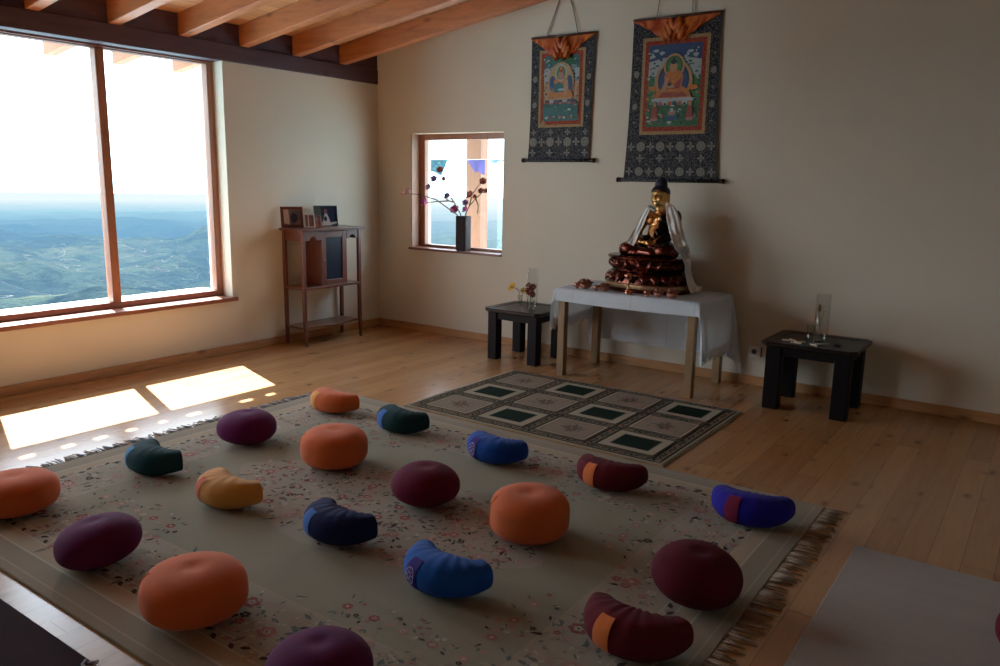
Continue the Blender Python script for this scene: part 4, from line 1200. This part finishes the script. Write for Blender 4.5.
# ------------------------------------------------------------------ sill vase with blossoming branches
bx_, by_, bz_ = 1.055, .052, .8365
g = G(); w0 = .062
def sq(r, z, n=32):
    return [(bx_ + r * math.copysign(abs(math.cos(2 * PI * k / n)) ** .35, math.cos(2 * PI * k / n)), by_ + r * .86 * math.copysign(abs(math.sin(2 * PI * k / n)) ** .35, math.sin(2 * PI * k / n)), bz_ + z) for k in range(n)]
lv = [(w0 * .96, 0), (w0, .004), (w0, .118), (w0 * .975, .121), (w0, .124), (w0, .180), (w0 * .975, .183), (w0, .186), (w0, .322), (w0 * .98, .326), (w0 * .86, .326), (w0 * .84, .03)]
for r, z in lv: g.v += sq(r, z)
for l in range(len(lv) - 1):
    for k in range(32): g.f.append([l * 32 + k, l * 32 + (k + 1) % 32, (l + 1) * 32 + (k + 1) % 32, (l + 1) * 32 + k]); g.m.append(0); g.s.append(False)
g.f.append(list(range(32))[::-1]); g.m.append(0); g.s.append(False); g.f.append([(len(lv) - 1) * 32 + k for k in range(32)]); g.m.append(0); g.s.append(False)
tag(g.build('square_vase', plain('dark_plum_ceramic', (.014, .006, .010), .8, .3, 20)), 'tall square dark plum vase on the small window sill', 'vase')
bark = plain('branch_bark', (.13, .09, .05), .8); mag = plain('magenta_blossom', (.42, .04, .22), .7); vio = plain('violet_blossom', (.22, .12, .32), .7); rus = plain('rust_blossom', (.42, .12, .09), .7); pnk = plain('pale_pink_blossom', (.55, .33, .32), .7)
def branch(paths, blooms, label):
    t = empty('flowering_branch', (bx_, by_, bz_ + .05), label, 'branch', 'blossoming branches in the plum vase')
    g = G()
    for p in paths: g.tube(p, [.0070 - .0035 * i / (len(p) - 1) for i in range(len(p))], 7)
    g.build('twig', bark, t)
    for (c, r, m) in blooms:
        g = G(); tl = (wave(c[0] * 31, c[2] * 17), -.8, .5); blossom(g, c, r, 6, 0, tl, .5); blossom(g, (c[0] + .004, c[1] - .004, c[2] + .006), r * .7, 5, 0, tl, .9); g.ell(c, (r * .45, r * .4, r * .45), 10)
        g.build('blossom', m, t)
Y = by_
branch([[(1.04, Y, bz_ + .05), (1.02, Y, 1.18), (.955, Y - .02, 1.29), (.90, Y - .03, 1.36), (.85, Y - .03, 1.46), (.80, Y - .02, 1.56)], [(.955, Y - .02, 1.29), (.90, Y - .03, 1.30), (.80, Y - .04, 1.365), (.68, Y - .05, 1.43)], [(.90, Y - .03, 1.30), (.76, Y - .05, 1.29), (.60, Y - .06, 1.268)]],
       [((.79, Y - .03, 1.585), .036, rus), ((.725, Y - .04, 1.50), .036, vio), ((.665, Y - .05, 1.42), .034, vio), ((.885, Y - .04, 1.345), .030, vio), ((.625, Y - .06, 1.278), .046, mag), ((.945, Y + .01, 1.215), .046, mag), ((.84, Y - .03, 1.50), .026, rus)], 'left spreading branch with violet and magenta blossoms in plum vase')
branch([[(1.04, Y - .030, bz_ + .05), (1.01, Y - .034, 1.17), (.80, Y - .10, 1.31), (.60, Y - .10, 1.35), (.42, Y - .11, 1.362), (.36, Y - .115, 1.355)]], [((.47, Y - .12, 1.372), .040, pnk), ((.40, Y - .12, 1.36), .018, rus)], 'long thin branch reaching far left with a pale pink blossom')
branch([[(1.075, Y, bz_ + .05), (1.08, Y, 1.18), (1.14, Y - .02, 1.26), (1.22, Y - .03, 1.33), (1.30, Y - .04, 1.385), (1.37, Y - .04, 1.395)], [(1.14, Y - .02, 1.26), (1.18, Y - .03, 1.37), (1.25, Y - .03, 1.45), (1.31, Y - .04, 1.485)], [(1.22, Y - .03, 1.33), (1.26, Y - .04, 1.27), (1.255, Y - .045, 1.19)]],
       [((1.32, Y - .05, 1.485), .036, rus), ((1.165, Y - .04, 1.36), .044, rus), ((1.30, Y - .05, 1.40), .030, rus), ((1.11, Y - .04, 1.285), .032, vio), ((1.12, Y - .05, 1.225), .036, mag), ((1.22, Y - .04, 1.345), .024, rus), ((1.355, Y - .05, 1.40), .026, rus)], 'right branch with rust red blossoms against the wooden post')

# ------------------------------------------------------------------ wall scrolls
def brocade(name, c1, c2):
    m, b = newmat(name); o = coords(); v = vor(mapping(o, (1, 0, 1)), 115); n = nz(mapping(o, (1, 0, 1)), 110, 3)
    k = ((v - .34).abs().lt(.10) * n.gt(.44)).clamp()
    setp(b, Base_Color=mixc(k, c1, c2), Roughness=.7); b.inputs['Specular IOR Level'].default_value = .15; bump(b, v, .25, .003); return m
TM = [brocade('navy_brocade', (.011, .012, .020), (.13, .125, .12)), plain('cream_medallion', (.16, .155, .135), .8, .3, 60),
      brocade('yellow_border', (.27, .17, .07), (.38, .28, .15)), brocade('red_border', (.22, .025, .018), (.34, .10, .045)),
      plain('paint_deep_blue', (.006, .035, .13), .6, .4, 40), plain('paint_sky_white', (.28, .34, .36), .6, .3, 40), plain('paint_green', (.012, .085, .022), .6, .6, 40),
      plain('paint_teal', (.010, .085, .085), .6, .5, 40), plain('paint_orange', (.42, .125, .012), .6, .4, 40), plain('paint_flesh', (.36, .19, .085), .6, .3, 40),
      plain('paint_red', (.24, .028, .015), .6, .4, 40), plain('paint_dark', (.010, .013, .026), .6), plain('paint_pink', (.30, .13, .10), .6, .4, 40), plain('paint_gold', (.33, .20, .06), .5, .4, 40), plain('paint_mid_green', (.035, .14, .03), .6, .6, 40)]
(NB, CM, YB, RB, DB, SW, GR, TE, OR, FL, RD, DKP, PKP, GD, MG) = range(15)
def silk_m():
    m, b = newmat('orange_silk'); o = coords(); n = nz(o, 14, 3); v = vor(o, 26)
    setp(b, Base_Color=mixc((n - .35).clamp() * 2.0, (.36, .035, .006), (.66, .19, .015)), Roughness=.45)
    bump(b, v, .15, .006); return m
M['silk'] = silk_m()
def thangka(name, xl, xr, xbl, xbr, zt, zb_, inner, frame_w, rows, label, cords, paint, sag, veil):
    cx = (xl + xr) / 2
    t = empty(name, (cx, 0, zb_), label, 'wall scroll')
    y0 = -.020
    g = G()
    def surf(u, v):      # u 0..1 across, v 0..1 up
        x = (xbl + (xl - xbl) * v ** .8) * (1 - u) + (xbr + (xr - xbr) * v ** .8) * u
        x += .008 * math.sin(v * PI) * (1 - 2 * u)
        return Vector((x, y0 + .006 * math.sin(u * 3 + v * 4) * (1 - v), zb_ + (zt - zb_) * v))
    n1, n2 = 30, 44
    g.grid(lambda i, j: surf(i / (n1 - 1), j / (n2 - 1)), n1, n2, mi=0)
    W = xr - xl
    def uv(x, z):       # metres from centre/bottom -> surface point
        v = (z - zb_) / (zt - zb_); wl = surf(0, v).x; wr = surf(1, v).x
        return (x - wl) / (wr - wl), v
    lay = [0]
    def pl(pts, mi, d=None):
        lay[0] += 1; dd = .0022 + .00004 * lay[0] if d is None else d
        g.poly([tuple(surf(*uv(x, z)) + Vector((0, -dd, 0))) for x, z in pts], mi)
    def rc(x0, x1, z0, z1, mi):
        pl([(x0, z0), (x1, z0), (x1, z1), (x0, z1)], mi)
    ix0, ix1, iz0, iz1 = inner; fw = frame_w
    for (z, kinds, pitch, r) in rows:
        xa, xb = surf(0, (z - zb_) / (zt - zb_)).x, surf(1, (z - zb_) / (zt - zb_)).x
        n = len(kinds)
        for k, kd in enumerate(kinds):
            x = xa + (xb - xa) * (k + .5) / n; lay[0] = 0
            if kd == 'o':
                pl([(x + r * math.cos(a), z + r * math.sin(a)) for a in [2 * PI * q / 18 for q in range(18)]], CM)
                pl([(x + r * .62 * math.cos(a), z + r * .62 * math.sin(a)) for a in [2 * PI * q / 6 for q in range(6)]], NB)
                pl([(x + r * .5 * math.cos(a), z + r * .5 * math.sin(a)) for a in [2 * PI * q / 12 for q in range(12)]], CM)
            elif kd == '+':
                for a in range(4):
                    c, s = math.cos(a * PI / 2), math.sin(a * PI / 2)
                    pl([(x + c * p - s * q, z + s * p + c * q) for p, q in ((0, 0), (r * .5, r * .28), (r * 1.05, 0), (r * .5, -r * .28))], CM, .0024)
    for side in (0, 1):
        for k in range(5):
            z = iz0 + (iz1 - iz0) * (k + .3) / 5; v = (z - zb_) / (zt - zb_)
            x = (surf(0, v).x + ix0 - fw) / 2 if side == 0 else (surf(1, v).x + ix1 + fw) / 2
            r = .022; lay[0] = 0
            pl([(x + r * math.cos(a), z + r * 1.2 * math.sin(a)) for a in [2 * PI * q / 12 for q in range(12)]], CM) if k % 2 else pl([(x + r * .8 * c, z + r * .8 * s) for c, s in ((1, 0), (.2, .2), (0, 1), (-.2, .2), (-1, 0), (-.2, -.2), (0, -1), (.2, -.2))], CM)
    lay[0] = 4
    rc(ix0 - fw, ix1 + fw, iz0 - fw, iz1 + fw, YB); rc(ix0 - fw * .58, ix1 + fw * .58, iz0 - fw * .58, iz1 + fw * .58, RB)
    g.build('brocade_panel', TM, t)
    # painting
    g = G(); lay[0] = 10
    iw, ih = ix1 - ix0, iz1 - iz0
    def P(pts, mi): pl([(ix0 + u * iw, iz0 + v * ih) for u, v in pts], mi)
    paint(P)
    g.build('painting', TM, t)
    # gathered silk veil
    g = G(); n1, n2 = 90, 22
    def vf(i, j):
        u = i / (n1 - 1); v = j / (n2 - 1)
        x = xl + .012 + (xr - xl - .024) * u; c = abs(u - .5) * 2
        drop = veil * (.05 + .95 * max(0, min(1, (1 - c) / .66)) ** .85) * (1 + .12 * math.sin(u * 40) * (1 - c))
        if c < .30: drop = veil * (1.0 + .10 * math.sin(u * 55))
        gather = 1 - .45 * v * max(0, 1 - c) ** .6
        xx = cx + (x - cx) * gather
        z = zt - .012 - drop * v - sag * math.sin(u * PI) * (1 - v) * .3
        y = y0 - .012 - .010 * math.sin(u * 60 + v * 3 + 5 * wave(u * 4, v)) * (.3 + v) * (1.1 - c * .6) - .022 * v * (1 - c)
        return (xx, min(y, y0 - .006), z)
    g.grid(vf, n1, n2); g.build('silk_veil', M['silk'], t)
    g = G()
    for s in (-1, 1):
        for k in range(3):
            g.ell((cx + s * (.02 + .02 * k), y0 - .035, zt - veil * (.35 + .2 * k)), (.022, .014, veil * .30), 14, rot=Matrix.Rotation(s * .4, 3, 'Y'))
    g.build('silk_bow', M['silk'], t)
    # rods, knobs, cords
    g = G(); g.tube([(xl - .005, y0 + .004, zt), (xr + .005, y0 + .004, zt)], .010, 12); g.build('top_rod', M['mahog'], t)
    g = G(); g.tube([(xbl - .02, y0, zb_), (xbr + .02, y0, zb_)], .015, 14); g.build('bottom_rod', TM[0], t)
    for x, s in ((xbl - .02, -1), (xbr + .02, 1)):
        g = G(); g.lathe([(.012, 0), (.020, .004), (.014, .012), (.021, .022), (.020, .034), (.010, .040)], (0, 0, 0), 18, mat=Matrix.Translation((x, y0, zb_)) @ Matrix.Rotation(s * PI / 2, 4, 'Y')); g.build('rod_knob', M['robe'], t)
    for c in cords:
        g = G(); a, b = Vector((c[0], y0 - .002, zt)), Vector((c[1], -.006, c[2]))
        g.tube([a, a.lerp(b, .5) + Vector((.004, 0, 0)), b], .0045, 7); g.build('hanging_cord', plain('jute_cord', (.30, .22, .16), .9), t)
    return t
def blob(cx, cy, rx, ry, n=20, a0=0): return [(cx + rx * math.cos(2 * PI * k / n + a0), cy + ry * math.sin(2 * PI * k / n + a0)) for k in range(n)]
def scenery(P, seed, top, mid, low):
    rs = random.Random(seed)
    P([(0, 0), (1, 0), (1, 1), (0, 1)], low); P([(0, .30), (1, .30), (1, 1), (0, 1)], mid); P([(0, .62), (1, .62), (1, 1), (0, 1)], SW); P([(0, .80), (.3, .84), (.7, .84), (1, .80), (1, 1), (0, 1)], top)
    for k in range(120):                                    # clouds and foliage either side
        u = rs.uniform(0, .30); u = u if k % 2 else 1 - u; v = rs.uniform(.26, .98)
        a = rs.uniform(0, 3); w_, h_ = rs.uniform(.014, .04), rs.uniform(.007, .018)
        P(blob(u, v, w_, h_, 7, a), rs.choice([SW, SW, GR, TE, SW, DKP, MG, TE, SW] if v > .55 else [GR, MG, PKP, TE, FL, GR, DKP, OR]))
    for k in range(80):
        P(blob(rs.random(), rs.uniform(.015, .27), rs.uniform(.015, .05), rs.uniform(.006, .018), 8), rs.choice([GR, MG, TE, GR, DKP, PKP, MG, SW, TE]))
def paint_right(P):
    scenery(P, 5, DB, MG, GR)
    P(blob(.5, .56, .36, .25), FL); P(blob(.5, .56, .30, .23), DKP); P(blob(.5, .55, .27, .20), DB); P(blob(.5, .735, .20, .15), FL); P(blob(.5, .735, .165, .125), GR); P(blob(.5, .735, .13, .10), MG)
    P([(.12, .30), (.88, .30), (.92, .34), (.80, .355), (.2, .355), (.08, .34)], SW)
    for k in range(8): P(blob(.17 + .094 * k, .285, .048, .030, 10), [TE, PKP, SW, OR][k % 4]); P(blob(.17 + .094 * k, .275, .026, .018, 8), [DKP, RD][k % 2])
    P([(.14, .35), (.86, .35), (.80, .44), (.66, .49), (.68, .62), (.60, .68), (.40, .68), (.32, .62), (.34, .49), (.20, .44)], OR)
    P([(.22, .36), (.78, .36), (.70, .42), (.30, .42)], RD); P([(.36, .64), (.50, .50), (.66, .60), (.62, .46), (.38, .46)], RD)
    P(blob(.49, .69, .055, .05), OR); P(blob(.49, .725, .075, .062), FL); P(blob(.49, .785, .06, .03), DKP); P(blob(.49, .81, .025, .03), DKP); P(blob(.45, .49, .08, .022), FL); P(blob(.43, .515, .035, .02), DKP)
    P([(.38, .62), (.30, .50), (.28, .42), (.34, .44), (.42, .58)], FL)
    for x in (.16, .84):
        P([(x - .06, .10), (x + .06, .10), (x + .045, .25), (x - .045, .25)], RD); P(blob(x, .275, .03, .026), FL); P(blob(x, .09, .08, .02), PKP)
    P(blob(.5, .14, .11, .035), TE); P(blob(.5, .165, .07, .03), PKP); P(blob(.5, .20, .035, .025), SW); P(blob(.5, .10, .14, .02), DB)
    for x in (.12, .88): P(blob(x, .47, .09, .03), OR)
    for x, z in ((.14, .93), (.26, .90), (.08, .86), (.80, .9), (.9, .86)): P(blob(x, z, .055, .018), SW)
def paint_left(P):
    scenery(P, 11, TE, FL, TE)
    P(blob(.5, .93, .34, .06), GR); P(blob(.32, .89, .16, .05), TE); P(blob(.68, .89, .16, .05), GR); P(blob(.5, .62, .37, .28), FL); P(blob(.5, .62, .33, .25), GD)
    P(blob(.26, .58, .085, .12), DB); P(blob(.75, .57, .085, .13), DB); P(blob(.5, .74, .16, .13), SW); P(blob(.5, .74, .13, .105), MG)
    P([(.14, .36), (.88, .36), (.80, .45), (.68, .50), (.70, .62), (.60, .68), (.40, .68), (.30, .62), (.33, .50), (.20, .45)], OR)
    P([(.30, .44), (.60, .44), (.58, .56), (.44, .60), (.30, .56)], TE); P([(.62, .38), (.72, .50), (.70, .62), (.60, .66), (.58, .48)], FL)
    P(blob(.5, .71, .07, .065), PKP); P(blob(.5, .775, .065, .03), RD); P(blob(.5, .81, .03, .03), OR); P(blob(.52, .48, .10, .02), SW)
    for k in range(7): P(blob(.12 + .127 * k, .30, .07, .026, 10), [DKP, SW, DB][k % 3]); P(blob(.12 + .127 * k, .275, .05, .018, 8), [RD, PKP][k % 2])
    P([(0, .08), (1, .08), (1, .21), (.7, .23), (.4, .20), (0, .22)], TE)
    for k in range(10): P(blob(.06 + .1 * k, .15 + .02 * (k % 3), .05, .018, 9), [GR, TE, MG, SW][k % 4])
    for k in range(7): P(blob(.1 + .13 * k, .05, .04, .02, 9), [SW, RD, GR, PKP][k % 4])
thangka('wall_scroll', 1.832, 2.452, 1.818, 2.425, 2.690, 1.678, (1.968, 2.310, 2.005, 2.530), .052,
        [(1.742, '+.+.+.+', 0, .034), (1.832, 'o+o+o+o', 0, .038), (1.912, '+.+.+.+', 0, .030)],
        'left and smaller of the two brocade wall scrolls with orange silk veils', ((1.972, 2.105, 3.02), (2.285, 2.175, 3.02)), paint_left, .01, .175)
thangka('wall_scroll', 2.782, 3.490, 2.752, 3.538, 2.745, 1.525, (2.930, 3.358, 1.935, 2.545), .058,
        [(1.592, '+o+o+o+o+', 0, .034), (1.695, '.+.+.+.+.'[:9], 0, .034), (1.785, '+o+o+o+o+', 0, .036)],
        'right and larger of the two brocade wall scrolls, above the seated statue', ((2.975, 3.005, 3.14), (3.262, 3.232, 3.17)), paint_right, .01, .165)

# ------------------------------------------------------------------ light
w = bpy.data.worlds.new('sky'); SC.world = w; w.use_nodes = True; V.nt = w.node_tree
bg = V.nt.nodes['Background']; x, y, z = sep(coords('Generated'))
link(ramp((z * 1.0).clamp(), [(0, (.50, .83, .97)), (.015, (.62, .90, 1.0)), (.05, (.86, .97, 1.0)), (.25, (.86, .94, 1.0)), (1, (.55, .75, 1.0))]), bg.inputs[0])
bg.inputs[1].default_value = SKY = 8.5
sd = bpy.data.lights.new('sun', 'SUN'); so = bpy.data.objects.new('sun', sd); COL.objects.link(so)
sd.energy = 66; sd.angle = math.radians(.5); sd.color = (1, .97, .93)
so.rotation_euler = Vector((1, -.333, -1.128)).to_track_quat('-Z', 'Y').to_euler(); so.location = (-6, 0, 8)
def portal(loc, rot, sx, sy):
    l = bpy.data.lights.new('sky_portal', 'AREA'); l.shape = 'RECTANGLE'; l.size = sx; l.size_y = sy; l.cycles.is_portal = True
    o = bpy.data.objects.new('sky_portal', l); COL.objects.link(o); o.location = loc; o.rotation_euler = rot
portal((-.36, -2.785, 1.43), (0, -PI / 2, 0), 1.96, 1.99)
portal((-.36, -5.025, 1.43), (0, -PI / 2, 0), 1.96, 1.35)  # portal for the added window
portal((.99, .34, 1.38), (-PI / 2, 0, 0), 1.1, 1.12)
SC.view_settings.view_transform = 'Standard'; SC.view_settings.look = 'None'
SC.view_settings.exposure = 0.0; SC.view_settings.gamma = 1.17
SC.cycles.max_bounces = 10; SC.cycles.diffuse_bounces = 6; SC.cycles.transparent_max_bounces = 12
SC.cycles.sample_clamp_indirect = 8
